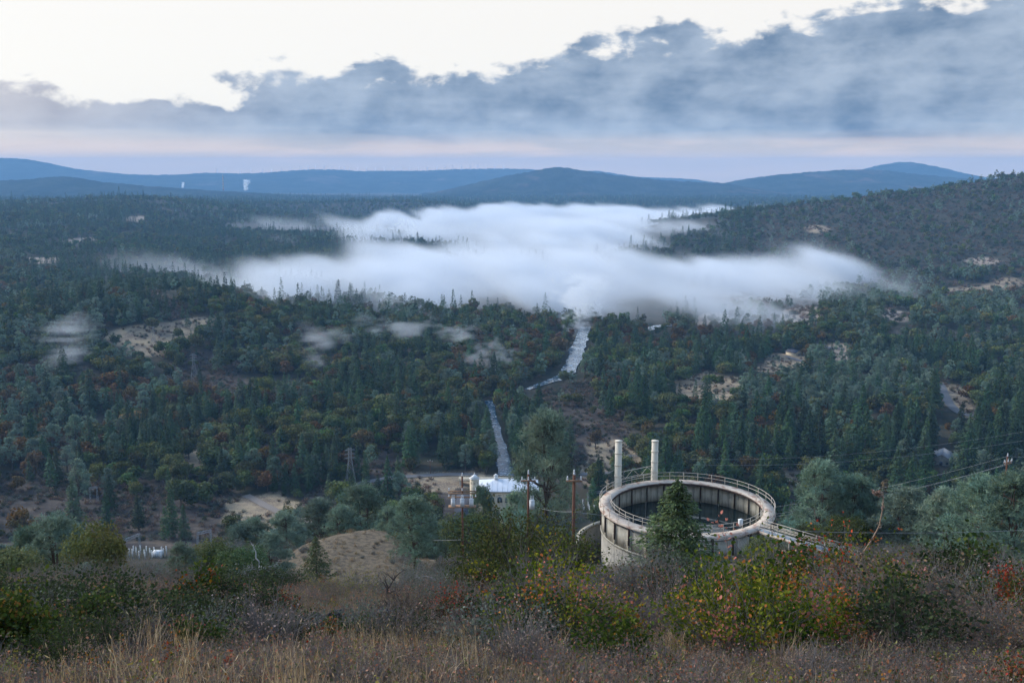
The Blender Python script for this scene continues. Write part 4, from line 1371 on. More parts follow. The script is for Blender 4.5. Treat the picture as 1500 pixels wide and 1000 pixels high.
ribbon('river', RIV_W, 8.5, M_RACE, 0.5, 'foaming tailrace channel running away from the powerhouse', 0.3, taper=[8.5, 7, 6.5, 6, 4.5])
ribbon('river', RIV2_W, 13, M_RIVER, 0.6, 'pale river bending out of the fog', 0.35, taper=[4, 7, 10, 11, 12, 11, 10])
ribbon('river', path_world([(944, 486), (955, 482), (970, 479), (984, 477)]), 12, M_RIVER, 0.8, 'short glinting reach of river under the fog', 0.4)
ribbon('road', ROAD_W['valley'][0], 4.0, M_TRACK, 0.25, 'dirt track crossing the dry valley floor', 0.2)
ribbon('road', ROAD_W['rail'][0], 4.5, M_ROAD, 0.3, 'dark access road curving to the powerhouse')
ribbon('road', ROAD_W['bend'][0], 5.5, M_ROAD, 0.3, 'grey road curving through the pines')
ribbon('road', ROAD_W['lot'][0], 7.0, M_ROAD, 0.3, 'pale parking strip among the clearings')
ribbon('road', ROAD_W['camp'][0], 4.5, M_ROAD, 0.3, 'short grey lane in the pale clearing')
ribbon('road', ROAD_W['back'][0], 5.0, M_ROAD, 0.3, 'grey road behind the surge tank')

# ================================================================== surge tank
TC = at(1005, 741, 132)
RIM = TC.z
RO, RI = 12.0, 10.35
tank = tag(empty('surge_tank', (TC.x, TC.y, RIM)), 'round concrete surge tank with rusty ring walkway and railings', 'surge tank')
gmin = min(gz(TC.x + 12 * math.cos(a), TC.y + 12 * math.sin(a)) for a in np.linspace(0, 6.28, 24)) - RIM - 1.0
NP = 26
A = 2 * math.pi / NP
wall = Part().put(arc_strip(11.30, 11.62, gmin, -3.4, 0, 2 * math.pi, 90)).build('wall', M_CONC2, tank, smooth_=False)
pan = Part().put(arc_strip(11.26, 11.70, -3.4, -0.72, 0.012, A - 0.012, 5)).mesh('panel', [M_CONC])
for i in range(NP): obj('panel', pan, wall, rot=(0, 0, i * A))
Part().put(arc_strip(11.24, 11.78, -3.62, -3.395, 0, 2 * math.pi, 90)).build('ledge', M_CONC, wall)
ring = Part().put(arc_strip(RI, RO, -0.07, 0.0, 0, 2 * math.pi, 120)).build('walkway_ring', M_WALK, tank)
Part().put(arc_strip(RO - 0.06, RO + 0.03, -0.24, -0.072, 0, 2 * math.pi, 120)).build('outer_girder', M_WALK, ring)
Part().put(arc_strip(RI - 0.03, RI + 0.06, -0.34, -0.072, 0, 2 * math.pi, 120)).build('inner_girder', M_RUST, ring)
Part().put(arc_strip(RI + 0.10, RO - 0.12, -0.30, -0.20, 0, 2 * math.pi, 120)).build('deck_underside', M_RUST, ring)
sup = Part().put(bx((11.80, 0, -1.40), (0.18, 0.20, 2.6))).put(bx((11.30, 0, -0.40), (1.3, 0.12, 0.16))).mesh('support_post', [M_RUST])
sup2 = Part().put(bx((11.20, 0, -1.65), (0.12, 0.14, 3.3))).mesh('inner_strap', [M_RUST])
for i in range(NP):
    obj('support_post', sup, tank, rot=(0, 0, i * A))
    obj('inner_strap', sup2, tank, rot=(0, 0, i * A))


def railing(parent, r, n, h, a0, a1, name_post='railing_post'):
    post = Part().put(cyl((r, 0, 0), (r, 0, h), 0.042, 0.042, 6)).mesh(name_post, [M_RAIL])
    full = abs(a1 - a0 - 2 * math.pi) < 1e-3
    for i in range(n if full else n + 1):
        obj(name_post, post, parent, rot=(0, 0, a0 + (a1 - a0) * i / n))
    th = np.linspace(a0, a1, 100)
    for hh in (h - 0.03, h * 0.52):
        P = np.stack([np.cos(th) * r, np.sin(th) * r, np.full(100, hh)], 1)
        Part().put(tube(P, np.full(100, 0.034), 6)).build('rail', M_RAIL, parent, smooth_=True)


railing(tank, RO - 0.08, 26, 1.15, R(-38), R(222))            # outer, open towards the hillside
railing(tank, RI + 0.08, 24, 1.10, R(168), R(372))            # inner, near side
# two tall vent stacks just outside the back of the ring, tied by a truss
stk = []
for px_, r_ in ((907, 12.75), (965, 12.75)):
    x_ = at(px_, 700, 140).x - TC.x
    x_ = max(-r_, min(r_, x_))
    y_ = math.sqrt(max(r_ * r_ - x_ * x_, 0.0)) * (1 if px_ > 930 else 1)
    stk.append((x_, y_))
for (x_, y_), ptop in zip(stk, (645, 645)):
    zt = at(0, ptop, TC.y + y_).z - RIM
    s_ = Part().put(cyl((x_, y_, gmin), (x_, y_, zt), 0.52, 0.50, 24)).build('vent_stack', M_STACK, tank, smooth_=False)
    for f_ in (0.99, 0.72, 0.45, 0.2):
        Part().put(cyl((x_, y_, zt * f_ - 0.06), (x_, y_, zt * f_ + 0.06), 0.56, 0.56, 24)).build('collar', M_STACK, s_)
(xa, ya), (xb, yb) = stk
tr_ = Part()
for hh in (0.75, 1.95):
    tr_.put(cyl((xa + 0.5, ya, hh), (xb - 0.5, yb, hh), 0.05, 0.05, 6))
for i in range(5):
    f0, f1 = i / 5, (i + 1) / 5
    h0, h1 = (0.75, 1.95) if i % 2 else (1.95, 0.75)
    tr_.put(cyl((xa + (xb - xa) * f0, ya + (yb - ya) * f0, h0), (xa + (xb - xa) * f1, ya + (yb - ya) * f1, h1), 0.035, 0.035, 6))
tr_.build('tie_truss', M_RAIL, tank)
# small white instrument box on the inner rail
Part().put(bx((RI + 0.05, 0, 0.85), (0.35, 0.5, 0.8))).put(bx((RI + 0.05, 0, 1.28), (0.42, 0.58, 0.06))).build('instrument_box', M_WHITE, tank, rot=(0, 0, R(-58)))
wt = tag(obj('water', mesh_np('tank_water', np.array([[math.cos(a) * 11.28, math.sin(a) * 11.28, 0] for a in np.linspace(0, 2 * math.pi, 64, endpoint=False)]), np.arange(64).reshape(1, 64), [M_STILL]), None, (TC.x, TC.y, RIM - 3.05)),
         'dark still water inside the surge tank', kind='structure')

# catwalk from the ring to the hillside
ca = R(-47)
p0 = Vector((math.cos(ca) * 11.95, math.sin(ca) * 11.95, -0.06)); L_ = 13.5
cw = tag(empty('catwalk', (TC.x + p0.x, TC.y + p0.y, RIM + p0.z), R(-47)), 'narrow railed catwalk bridging from tank ring to hillside', 'catwalk')
Part().put(bx((L_ / 2, 0, -0.05), (L_, 1.15, 0.08))).build('deck', M_BLUE, cw)
for s_ in (-1, 1):
    Part().put(bx((L_ / 2, s_ * 0.62, -0.20), (L_, 0.09, 0.34))).build('girder', M_WALK, cw)
    pm_ = Part().put(cyl((0, s_ * 0.60, 0), (0, s_ * 0.60, 1.12), 0.04, 0.04, 6)).mesh('railing_post', [M_RAIL])
    for i in range(8): obj('railing_post', pm_, cw, (0.3 + i * (L_ - 0.6) / 7, 0, 0))
    for hh in (1.1, 0.74, 0.38):
        Part().put(cyl((0, s_ * 0.60, hh), (L_, s_ * 0.60, hh), 0.032, 0.032, 6)).build('rail', M_RAIL, cw)
for xx in (4.6, 8.4):
    w_ = cw.matrix_basis @ Vector((xx, 0, 0))
    dz = gz(w_.x, w_.y) - (RIM + p0.z) - 0.6
    for s_ in (-1, 1):
        Part().put(bx((xx, s_ * 0.5, (dz - 0.37) / 2), (0.2, 0.2, -dz - 0.37))).build('trestle_leg', M_CONC, cw)
    Part().put(cyl((xx, -0.5, dz * 0.7), (xx, 0.5, -0.6), 0.05, 0.05, 6)).build('brace', M_RAIL, cw)

# curved concrete parapet beside the tank
wz = at(862, 780, 137).z
wx_ = at(880, 762, 137).x
par = tag(empty('retaining_wall', (wx_ + 6.0, 133.5, wz)), 'curved grey concrete retaining wall beside the surge tank', 'wall')
Part().put(arc_strip(9.2, 9.7, -6.0, 0.0, R(118), R(190), 24)).build('wall_face', M_CONC2, par)
Part().put(arc_strip(9.1, 9.8, 0.002, 0.2, R(118), R(190), 24)).build('coping', M_CONC, par)

# ================================================================== powerhouse
pe = at(700, 719, 402)
PX0, PY0, PZ0 = pe.x, 402.0, gz(pe.x + 14, 410) - 0.4
EAVE = pe.z - PZ0
BW, BD = 25.0, 15.0
ph = tag(empty('powerhouse', (PX0, PY0, PZ0)), 'cream powerhouse with pale metal roof and corner turret', 'powerhouse')
Part().put(bx((BW / 2, BD / 2, EAVE / 2), (BW, BD, EAVE))).build('wall', M_CREAM, ph)
# hipped roof with a step at the near eave
rf = Part()
ov = 0.7
rv = np.array([[-ov, -ov, EAVE], [BW + ov, -ov, EAVE], [BW + ov, BD + ov, EAVE], [-ov, BD + ov, EAVE], [7.5, BD / 2, EAVE + 3.0], [BW - 7.5, BD / 2, EAVE + 3.0]])
rv2 = rv.copy(); rv2[:, 2] += 0.02
rf.add((rv2, np.array([[0, 1, 5, 4], [2, 3, 4, 5]])))
rf.add((rv2, np.array([[1, 2, 5], [3, 0, 4]])))
rf.put(bx((BW / 2, BD / 2, EAVE - 0.12), (BW + 2 * ov, BD + 2 * ov, 0.24)))
roof = rf.build('roof', M_ROOFB, ph)
for i in range(11):
    xs_ = 1.5 + i * (BW - 3) / 10
    run = min(1.0, min(xs_ + ov, BW + ov - xs_) / 8.2)
    a_, b2 = np.array([xs_, -ov, EAVE + 0.05]), np.array([xs_, -ov + (BD / 2 + ov) * run, EAVE + 0.05 + 3.0 * run])
    Part().put(cyl(a_, b2, 0.07, 0.07, 4)).build('roof_seam', M_ROOFB, roof)
Part().put(cyl((7.5, BD / 2, EAVE + 2.9), (7.5, BD / 2, EAVE + 4.4), 0.9, 0.9, 10)).put(cyl((7.5, BD / 2, EAVE + 4.4), (7.5, BD / 2, EAVE + 5.2), 1.1, 0.2, 10)).build('ventilator', M_WHITE, roof)
Part().put(bx((BW / 2, -0.12, EAVE - 0.75), (BW + 0.3, 0.22, 0.5))).build('cornice', M_CREAM, ph)
for i in range(7):
    wx = 2.6 + i * 3.3
    wn = Part().put(bx((wx, -0.05, EAVE - 4.2), (2.0, 0.14, 1.6))).put(cyl((wx, -0.119, EAVE - 3.5), (wx, 0.02, EAVE - 3.5), 1.0, 1.0, 14)).build('window', M_GLASS, ph)
    fr = Part()
    for dx in (-1.05, 0.0, 1.05): fr.put(bx((wx + dx, -0.15, EAVE - 4.2), (0.12, 0.1, 1.7)))
    fr.put(bx((wx, -0.16, EAVE - 5.05), (2.4, 0.2, 0.16)))
    fr.build('frame', M_CREAM, wn)
    for dx in (-0.5, 0.0, 0.5): Part().put(bx((wx + dx, -0.06, EAVE - 1.75), (0.26, 0.1, 0.5))).build('vent_slot', M_GLASS, ph)
for i in range(8): Part().put(bx((0.95 + i * 3.3, -0.16, EAVE / 2 - 0.6), (0.55, 0.3, EAVE - 1.3))).build('pilaster', M_CREAM, ph)
# turret
TH_ = at(695, 703, 400).z - PZ0
tw = Part().put(cyl((-1.4, 0.4, 0), (-1.4, 0.4, TH_), 1.95, 1.95, 8)).build('turret', M_CREAM, ph)
cap = Part()
for r0, z0, r1, z1 in ((2.25, 0.003, 2.25, 0.25), (2.1, 0.25, 0.35, 1.7), (0.2, 1.7, 0.12, 2.5)):
    cap.put(cyl((-1.4, 0.4, TH_ + z0), (-1.4, 0.4, TH_ + z1), r0, r1, 8))
cap.build('turret_cap', M_WHITE, tw)
for k in range(3):
    a_ = R(-90 + (k - 1) * 45)
    Part().put(bx((-1.4 + math.cos(a_) * 1.83, 0.4 + math.sin(a_) * 1.83, TH_ - 1.6), (0.5, 0.12, 1.1), a_ + R(90))).build('window', M_GLASS, tw)
# low gabled porch
pv_ = np.array([[0, 0, 0], [7, 0, 0], [7, 6, 0], [0, 6, 0], [0, 0, 4], [7, 0, 4], [7, 6, 4], [0, 6, 4], [3.5, 0, 6.0], [3.5, 6, 6.0]])
pg = Part(); pg.add((pv_, np.array([[0, 1, 5, 4], [1, 2, 6, 5], [3, 0, 4, 7]]))); pg.add((pv_, np.array([[4, 5, 8], [6, 7, 9]])))
pg.build('porch', M_CREAM, ph, (9.5, -6.3, 0))
rp = np.array([[-0.4, -0.4, 3.8], [3.5, -0.4, 6.08], [3.5, 6, 6.08], [-0.4, 6, 3.8], [7.4, -0.4, 3.8], [7.4, 6, 3.8]])
pr = Part(); pr.add((rp, np.array([[0, 1, 2, 3], [1, 4, 5, 2]]))); pr.build('porch_roof', M_ROOFB, ph, (9.5, -6.3, 0))
# long flat-roofed annex on the turret side
Part().put(bx((-6.2, 3.0, 2.9), (6.4, 26, 5.8))).build('annex', M_SLATE, ph)
Part().put(bx((-6.2, 3.0, 5.94), (6.9, 26.6, 0.26))).build('annex_roof', M_ROOFD, ph)

# concrete deck bridge over the tailrace with lamp posts
bp0 = at(728, 700, 452)
br = tag(empty('bridge', (bp0.x, 452, bp0.z)), 'low concrete deck bridge across the tailrace behind the powerhouse', 'bridge')
Part().put(bx((0, 0, -0.4), (36, 4.5, 0.8))).build('deck', M_CONC, br)
for s_ in (-1, 1):
    Part().put(bx((0, s_ * 2.15, 0.5), (36, 0.2, 0.16))).build('parapet_rail', M_CONC, br)
    pm_ = Part().put(bx((0, s_ * 2.15, 0.21), (0.22, 0.18, 0.42))).mesh('baluster', [M_CONC])
    for i in range(13): obj('baluster', pm_, br, (-17.6 + i * 2.93, 0, 0))
for xx in (-17, -6.5, 6.5, 17):
    Part().put(bx((xx, 0, -3.4), (1.2, 4.2, 5.19))).build('pier', M_CONC2, br)

# ================================================================== poles, wires
def insul(P, x, y, z, h=0.42, r=0.085):
    P.put(cyl((x, y, z), (x, y, z + h * 0.5), r * 1.15, r * 0.8, 8)).put(cyl((x, y, z + h * 0.5), (x, y, z + h), r, r * 0.4, 8))


def pole(px, ptop, Y, label, arms, cans=0, rz=0.0, lean=0.0, r=0.17, sink=0.6, Hmin=None):
    p = at(px, ptop, Y)
    z0 = gz(p.x, Y)
    H = p.z - z0
    if Hmin: H = max(H, Hmin)
    e = tag(empty('utility_pole', (p.x, Y, z0), rz), label, 'utility pole')
    Part().put(cyl((0, 0, -sink), (lean, 0, H), r, r * 0.72, 10)).build('shaft', M_POLE, e, smooth_=False)
    for dz, w_ in arms:
        a_ = Part().put(bx((lean, -r, H - dz), (w_, 0.13, 0.15))).build('crossarm', M_ARM, e)
        for s_ in np.linspace(-w_ / 2 + 0.12, w_ / 2 - 0.12, 3 if w_ > 1.6 else 2):
            q_ = Part(); insul(q_, lean + s_, -r, H - dz + 0.075); q_.build('insulator', M_PORC, a_)
    top_ = Part(); insul(top_, lean, 0, H, 0.5, 0.10); top_.build('top_insulator', M_PORC, e)
    if cans:
        xs_ = [0.42] if cans == 1 else [-1.25, 0.0, 1.25]
        zc = H - (3.7 if cans == 1 else 3.75)
        if cans > 1:
            Part().put(bx((0, -0.34, zc - 0.46), (3.8, 0.9, 0.12))).build('platform', M_ARM, e)
            Part().put(bx((0, -0.2, zc + 1.35), (3.8, 0.13, 0.15))).build('fuse_arm', M_ARM, e)
        for x_ in xs_:
            yy = -0.42 if cans > 1 else -0.25
            c_ = Part().put(cyl((x_, yy, zc - 0.4), (x_, yy, zc + 0.6), 0.30, 0.30, 14)).put(cyl((x_, yy, zc + 0.6), (x_, yy, zc + 0.68), 0.33, 0.25, 14)).build('transformer', M_CAN, e)
            q_ = Part(); insul(q_, x_ - 0.12, yy, zc + 0.68, 0.55, 0.06); insul(q_, x_ + 0.12, yy, zc + 0.68, 0.55, 0.06); q_.build('bushing', M_PORC, c_)
    return e, Vector((p.x, Y, z0 + H))


pA, tA = pole(677, 697, 131, 'utility pole carrying three transformers on a platform', [(2.1, 3.9), (2.95, 3.9)], 3)
pB, tB = pole(774, 694, 110, 'utility pole carrying a single transformer can', [(0.75, 1.7)], 1)
pC, tC = pole(841, 695, 90, 'bare rusty-brown utility pole beside the surge tank', [(0.55, 1.5)], 0, r=0.19)
pD, tD = pole(1476, 668, 150, 'utility pole with crossed arms above the grey pines', [(0.9, 2.0), (1.15, 1.6)], 0, 0.5)
g_ = ground(630, 694); pE, tE = pole(630, 674, g_.y, 'small far utility pole beside the dark access road', [(0.5, 2.4)], 0)
g_ = ground(1157, 722); pF, tF = pole(1157, 703, g_.y, 'small utility pole in the tan clearing behind the catwalk', [(0.5, 2.0)], 0)
g_ = ground(560, 738); pG, tG = pole(558, 726, g_.y, 'short utility pole with white insulators behind the spoil mound', [(0.6, 3.0)], 0)
g_ = ground(500, 742); pH, tH = pole(498, 729, g_.y, 'short utility pole with orange arm behind the blue-grey pine', [(0.6, 3.0)], 0)


def wire(a, b_, sag, r, label, group):
    t_ = np.linspace(0, 1, 40)[:, None]
    P = np.array(a) * (1 - t_) + np.array(b_) * t_
    P[:, 2:3] -= sag * 4 * t_ * (1 - t_)
    return tag(Part().put(tube(P, np.full(40, r), 5)).build('wire', M_WIRE, smooth_=True), label, 'wire', group)


gW = 'overhead wires near the surge tank'
wire(at(784, 742, 110), at(841, 749, 90), 0.2, 0.014, 'wire between the single-transformer pole and the bare pole', gW)
wire(at(841, 749, 90), at(1700, 762, 84), 1.6, 0.014, 'long pale wire running from the bare pole past the tank front', gW)
wire(at(1476, 668, 150), at(1090, 748, 175), 1.0, 0.013, 'upper thin wire sagging from the crossed-arm pole', gW)
wire(at(1480, 679, 150), at(1090, 758, 175), 1.0, 0.013, 'lower thin wire sagging from the crossed-arm pole', gW)
wire(at(1472, 680, 150), at(1090, 762, 175), 1.1, 0.013, 'lowest thin wire sagging from the crossed-arm pole', gW)
wire(at(1476, 668, 150), at(1700, 664, 140), 0.5, 0.013, 'thin wire leaving the crossed-arm pole away from the tank', gW)
wire(at(677, 790, 131), at(560, 786, 150), 0.3, 0.013, 'low wire strung from the three-transformer pole to the dark pine', gW)
wire(at(1010, 672, 240), at(1500, 632, 210), 2.0, 0.016, 'high wire crossing the conifers behind the tank', gW)
wire(at(1010, 680, 240), at(1500, 645, 210), 2.0, 0.016, 'second high wire crossing the conifers behind the tank', gW)

# ------------------------------------------------------------------ lattice towers
def lattice(H, w0, w1, arms=3):
    e = Part()
    lv = [0, 0.22, 0.42, 0.58, 0.70, 0.80, 0.9, 1.0]
    def c4(f_):
        w_ = (w0 + (w1 - w0) * min(1, f_ / 0.72)) / 2
        return [np.array([sx * w_, sy * w_, H * f_]) for sx, sy in ((-1, -1), (1, -1), (1, 1), (-1, 1))]
    r = 0.085
    for i in range(4): e.put(tube(np.array([c4(f_)[i] for f_ in lv]), np.full(len(lv), r), 4))
    for a_, b_ in zip(lv[:-1], lv[1:]):
        A_, B_ = c4(a_), c4(b_)
        for i in range(4):
            j = (i + 1) % 4
            e.put(tube(np.array([A_[i], B_[j]]), [r * 0.6] * 2, 4)); e.put(tube(np.array([A_[j], B_[i]]), [r * 0.6] * 2, 4)); e.put(tube(np.array([B_[i], B_[j]]), [r * 0.6] * 2, 4))
    ar = Part()
    for k in range(arms):
        z = H * (0.74 + 0.105 * k); L2 = w0 * (0.62 - 0.05 * k)
        for s_ in (-1, 1):
            for yy in (-w1 / 2, w1 / 2):
                ar.put(tube(np.array([[0, yy, z], [s_ * L2, 0, z - 0.1]]), [r * 0.8] * 2, 4)); ar.put(tube(np.array([[0, yy, z + H * 0.035], [s_ * L2, 0, z - 0.1]]), [r * 0.7] * 2, 4))
    return e.mesh('tower_frame', [M_LATT]), ar.mesh('crossarm', [M_LATT])


lf, la = lattice(20, 5.2, 1.5)
LT = [(514, 712, 656, 'grey lattice power tower beside the dark access road'), (380, 618, 586, 'lattice power tower among oaks beyond the scrub'),
      (285, 556, 518, 'lattice power tower in the brown clearing'), (226, 508, 478, 'lattice power tower in the dry meadow'), (157, 430, 404, 'lattice power tower on the far wooded rise'),
      (138, 0, 0, '')]
for px_, pb, pt_, lab in LT[:5]:
    g_ = ground(px_, pb); H_ = at(px_, pt_, g_.y).z - g_.z
    e = tag(empty('lattice_tower', g_, 0.35), lab, 'lattice tower')
    s_ = H_ / 20; e.scale = (s_, s_, s_)
    obj('tower_frame', lf, e); obj('crossarm', la, e)


def gantry(px, pbase, label, w_, h_, rz):
    g_ = ground(px, pbase)
    e = tag(empty('switchyard_gantry', g_, rz), label, 'gantry')
    for s_ in (-1, 1):
        q_ = Part()
        for dx in (-0.35, 0.35):
            for dy in (-0.35, 0.35): q_.put(tube(np.array([[s_ * w_ / 2 + dx, dy, -0.3], [s_ * w_ / 2 + dx * 0.6, dy * 0.6, h_]]), [0.07, 0.07], 4))
        for i in range(5):
            z0, z1 = h_ * i / 5, h_ * (i + 1) / 5
            q_.put(tube(np.array([[s_ * w_ / 2 - 0.3, -0.3, z0], [s_ * w_ / 2 + 0.3, -0.3, z1]]), [0.05, 0.05], 4)); q_.put(tube(np.array([[s_ * w_ / 2 + 0.3, 0.3, z0], [s_ * w_ / 2 - 0.3, 0.3, z1]]), [0.05, 0.05], 4))
        q_.build('column', M_GALV, e)
    q_ = Part()
    for dz in (0, 0.8): q_.put(tube(np.array([[-w_ / 2, -0.3, h_ - dz], [w_ / 2, -0.3, h_ - dz]]), [0.06] * 2, 4)).put(tube(np.array([[-w_ / 2, 0.3, h_ - dz], [w_ / 2, 0.3, h_ - dz]]), [0.06] * 2, 4))
    nn = int(w_ / 1.2)
    for i in range(nn):
        x0, x1 = -w_ / 2 + w_ * i / nn, -w_ / 2 + w_ * (i + 1) / nn
        for yy in (-0.3, 0.3): q_.put(tube(np.array([[x0, yy, h_ - 0.8 * (i % 2)], [x1, yy, h_ - 0.8 * ((i + 1) % 2)]]), [0.045] * 2, 4))
    q_.build('beam', M_GALV, e)
    return e


gantry(186, 812, 'small lattice gantry at the switchyard below the oaks', 12, 6.0, 1.1)
gantry(300, 800, 'lattice gantry leg end beside the green oak', 5, 6.0, 0.6)
gantry(924, 690, 'wide lattice gantry behind the two vent stacks', 17, 8.0, 0.1)
gantry(876, 742, 'lattice gantry of the yard behind the bare pole', 9, 7.0, 0.2)
gantry(138, 0 + 735, 'slim lattice frame on the scrub flat', 3.0, 7.0, 0.4)


def breaker(x, y, h, label, group):
    z = gz(x, y)
    e = tag(empty('insulator_post', (x, y, z)), label, 'insulator', group)
    Part().put(cyl((0, 0, -0.2), (0, 0, h * 0.5), 0.14, 0.14, 6)).build('pedestal', M_GALV, e)
    q_ = Part()
    for i in range(5): q_.put(cyl((0, 0, h * (0.5 + i * 0.1)), (0, 0, h * (0.58 + i * 0.1)), 0.26, 0.17, 8))
    q_.build('porcelain', M_PORC, e)


gl = ground(212, 818)
for i in range(18):
    breaker(gl.x - 6 + (i % 6) * 2.4 + random.uniform(-.4, .4), gl.y - 2 + (i // 6) * 4 + random.uniform(-.5, .5), random.uniform(2.8, 4.2), 'white insulator post in the switchyard below the oaks', 'switchyard insulators below the oaks')
tb = tag(empty('transformer_box', (gl.x + 4, gl.y + 2, gz(gl.x + 4, gl.y + 2))), 'pale grey transformer tank among the insulator posts', 'transformer')
Part().put(bx((0, 0, 1.2), (3.2, 2.2, 2.4))).build('tank_body', M_CAN, tb)
for i in range(5): Part().put(bx((-1.3 + i * 0.65, -1.25, 1.2), (0.12, 0.28, 1.9))).build('cooling_fin', M_CAN, tb)
gl2 = ground(872, 752)
for i in range(15):
    breaker(gl2.x - 5 + (i % 5) * 2.4, gl2.y - 2 + (i // 5) * 4, random.uniform(2.8, 4.4), 'pale insulator post in the yard behind the bare pole', 'switchyard insulators behind the bare pole')

# ------------------------------------------------------------------ grey-roofed shed and small far buildings
def gable_house(name, label, cat, x, y, w_, d_, h_, rise, rz, mroof, mwall, group=None, openings=True):
    z = min(gz(x + a, y + b_) for a in (-w_ / 2, w_ / 2) for b_ in (-d_ / 2, d_ / 2)) - 0.2
    e = tag(empty(name, (x, y, z), rz), label, cat, group)
    V = np.array([[sx * w_ / 2, sy * d_ / 2, z_] for z_ in (0, h_) for sx, sy in ((-1, -1), (1, -1), (1, 1), (-1, 1))] + [[0, -d_ / 2, h_ + rise], [0, d_ / 2, h_ + rise]])
    p = Part(); p.add((V, np.array([[0, 1, 5, 4], [1, 2, 6, 5], [2, 3, 7, 6], [3, 0, 4, 7]]))); p.add((V, np.array([[4, 5, 8], [6, 7, 9]])))
    p.build('wall', mwall, e)
    o = 0.5; k = rise / (w_ / 2)
    r_ = Part()
    for s_ in (-1, 1):
        a = np.array([[0, -d_ / 2 - o, h_ + rise + 0.06], [s_ * (w_ / 2 + o), -d_ / 2 - o, h_ - k * o + 0.06], [s_ * (w_ / 2 + o), d_ / 2 + o, h_ - k * o + 0.06], [0, d_ / 2 + o, h_ + rise + 0.06]])
        Vv = np.concatenate([a, a + np.array([0, 0, 0.14])])
        r_.add((Vv, np.array([[0, 1, 2, 3], [4, 7, 6, 5], [0, 4, 5, 1], [1, 5, 6, 2], [2, 6, 7, 3], [3, 7, 4, 0]])))
    r_.build('roof', mroof, e)
    if openings:
        Part().put(bx((0, -d_ / 2 - 0.03, 1.1), (1.4, 0.1, 2.2))).build('door', M_ROOFD, e)
        for s_ in (-1, 1): Part().put(bx((s_ * w_ * 0.3, -d_ / 2 - 0.03, 1.6), (1.1, 0.1, 1.0))).build('window', M_GLASS, e)
    return e


g_ = ground(1380, 676)
gable_house('shed', 'grey metal-roofed shed half hidden among dark conifers', 'shed', g_.x, g_.y, 9.0, 13.0, 3.4, 2.2, R(-28), M_SHED, M_CONC2)
g_ = ground(1166, 522)
gable_house('house', 'small dark house beside the pale clearing lane', 'house', g_.x, g_.y + 6, 8, 10, 3, 1.8, 0.6, M_ROOFD, M_CREAM)
TOWN = [(541, 334, 0), (549, 335, 1), (558, 332, 0), (566, 333, 1), (570, 331, 2), (578, 334, 0), (583, 335, 1), (589, 333, 2), (596, 334, 0), (555, 339, 1), (573, 340, 2), (588, 340, 0)]
for i, (px_, py_, k) in enumerate(TOWN):
    g_ = ground(px_, py_)
    gable_house('house', ['cream far house of the village in the fog gap', 'long pale shed of the village in the fog gap', 'white-roofed far house of the village in the fog gap'][k], 'house',
                g_.x, g_.y, [10, 18, 12][k], [12, 9, 10][k], [5, 6, 5][k], 3, random.uniform(0, 3), [M_SHED, M_ROOFB, M_WHITE][k], [M_CREAM, M_CREAM, M_WHITE][k], ['cream far village houses', 'pale far village sheds', 'white-roofed far village houses'][k], False)

# striped mill stack and wind turbines far off
p = at(327, 272, 6050)
zt = at(327, 256, 6050).z
ms = tag(empty('mill_stack', (p.x, 6050, CAMZ - 135)), 'tall thin chimney of the far mill', 'chimney')
M_PINK = mat('faded_red_paint', (0.40, 0.27, 0.24), 0.8, 0.1, 0.02)
hh = zt - (CAMZ - 135)
for i in range(6): Part().put(cyl((0, 0, hh * i / 6), (0, 0, hh * (i + 1) / 6), 5.5 - i * 0.3, 5.2 - i * 0.3, 10)).build('stack_band', [M_PINK, M_CONC][i % 2], ms)
tu = []
for v in range(3):
    q_ = Part().put(cyl((0, 0, -12), (0, 0, 30), 2.6, 1.8, 6)).put(bx((0, -1, 30.5), (3, 5.5, 3)))
    for k in range(3):
        a_ = k * 2.094 + v * 0.7
        q_.put(cyl((0, -4, 30.5), (math.cos(a_) * 15, -4, 30.5 + math.sin(a_) * 15), 1.3, 0.5, 4))
    tu.append(q_.mesh('wind_turbine', [M_WHITE]))
TURB = [318, 331, 352, 368, 385, 398, 412, 425, 440, 452, 462, 475, 486, 497, 505, 512, 524, 537, 550, 563, 576, 588, 600, 613, 626, 640, 652, 663, 676, 689, 700, 712, 724, 738]
for i, px_ in enumerate(TURB):
    py_ = np.interp(px_, [304, 325, 380, 430, 475, 520, 620, 700, 770], [250, 254, 254, 250, 247, 251, 250, 247, 247])
    p = at(px_, float(py_) - 0.2, 10200)
    o = obj('wind_turbine', tu[i % 3], None, p, (0, 0, random.uniform(-0.4, 0.4)))
    tag(o, 'white wind turbine on the long far ridge', 'wind turbine', 'wind turbines on the long far ridge')
# ================================================================== hillside in front: shrubs, grass, rocks
M_ANY = leaf_mat('mixed_leaves', (1, 1, 1), 0.15, 0.012, 0.3)
M_TWIG = mat('grey_twigs', (0.155, 0.140, 0.135), 0.95, 0.35, 8.0)
M_DTWIG = mat('dark_twigs', (0.070, 0.056, 0.052), 0.95, 0.35, 8.0)
M_BLEACH = mat('bleached_wood', (0.34, 0.33, 0.33), 0.9, 0.25, 8.0)
M_ROCK = mat('dark_basalt', (0.030, 0.030, 0.033), 0.95, 0.6, 3.0, bump=0.8, col2=(0.16, 0.16, 0.155), thr=(0.64, 0.78))

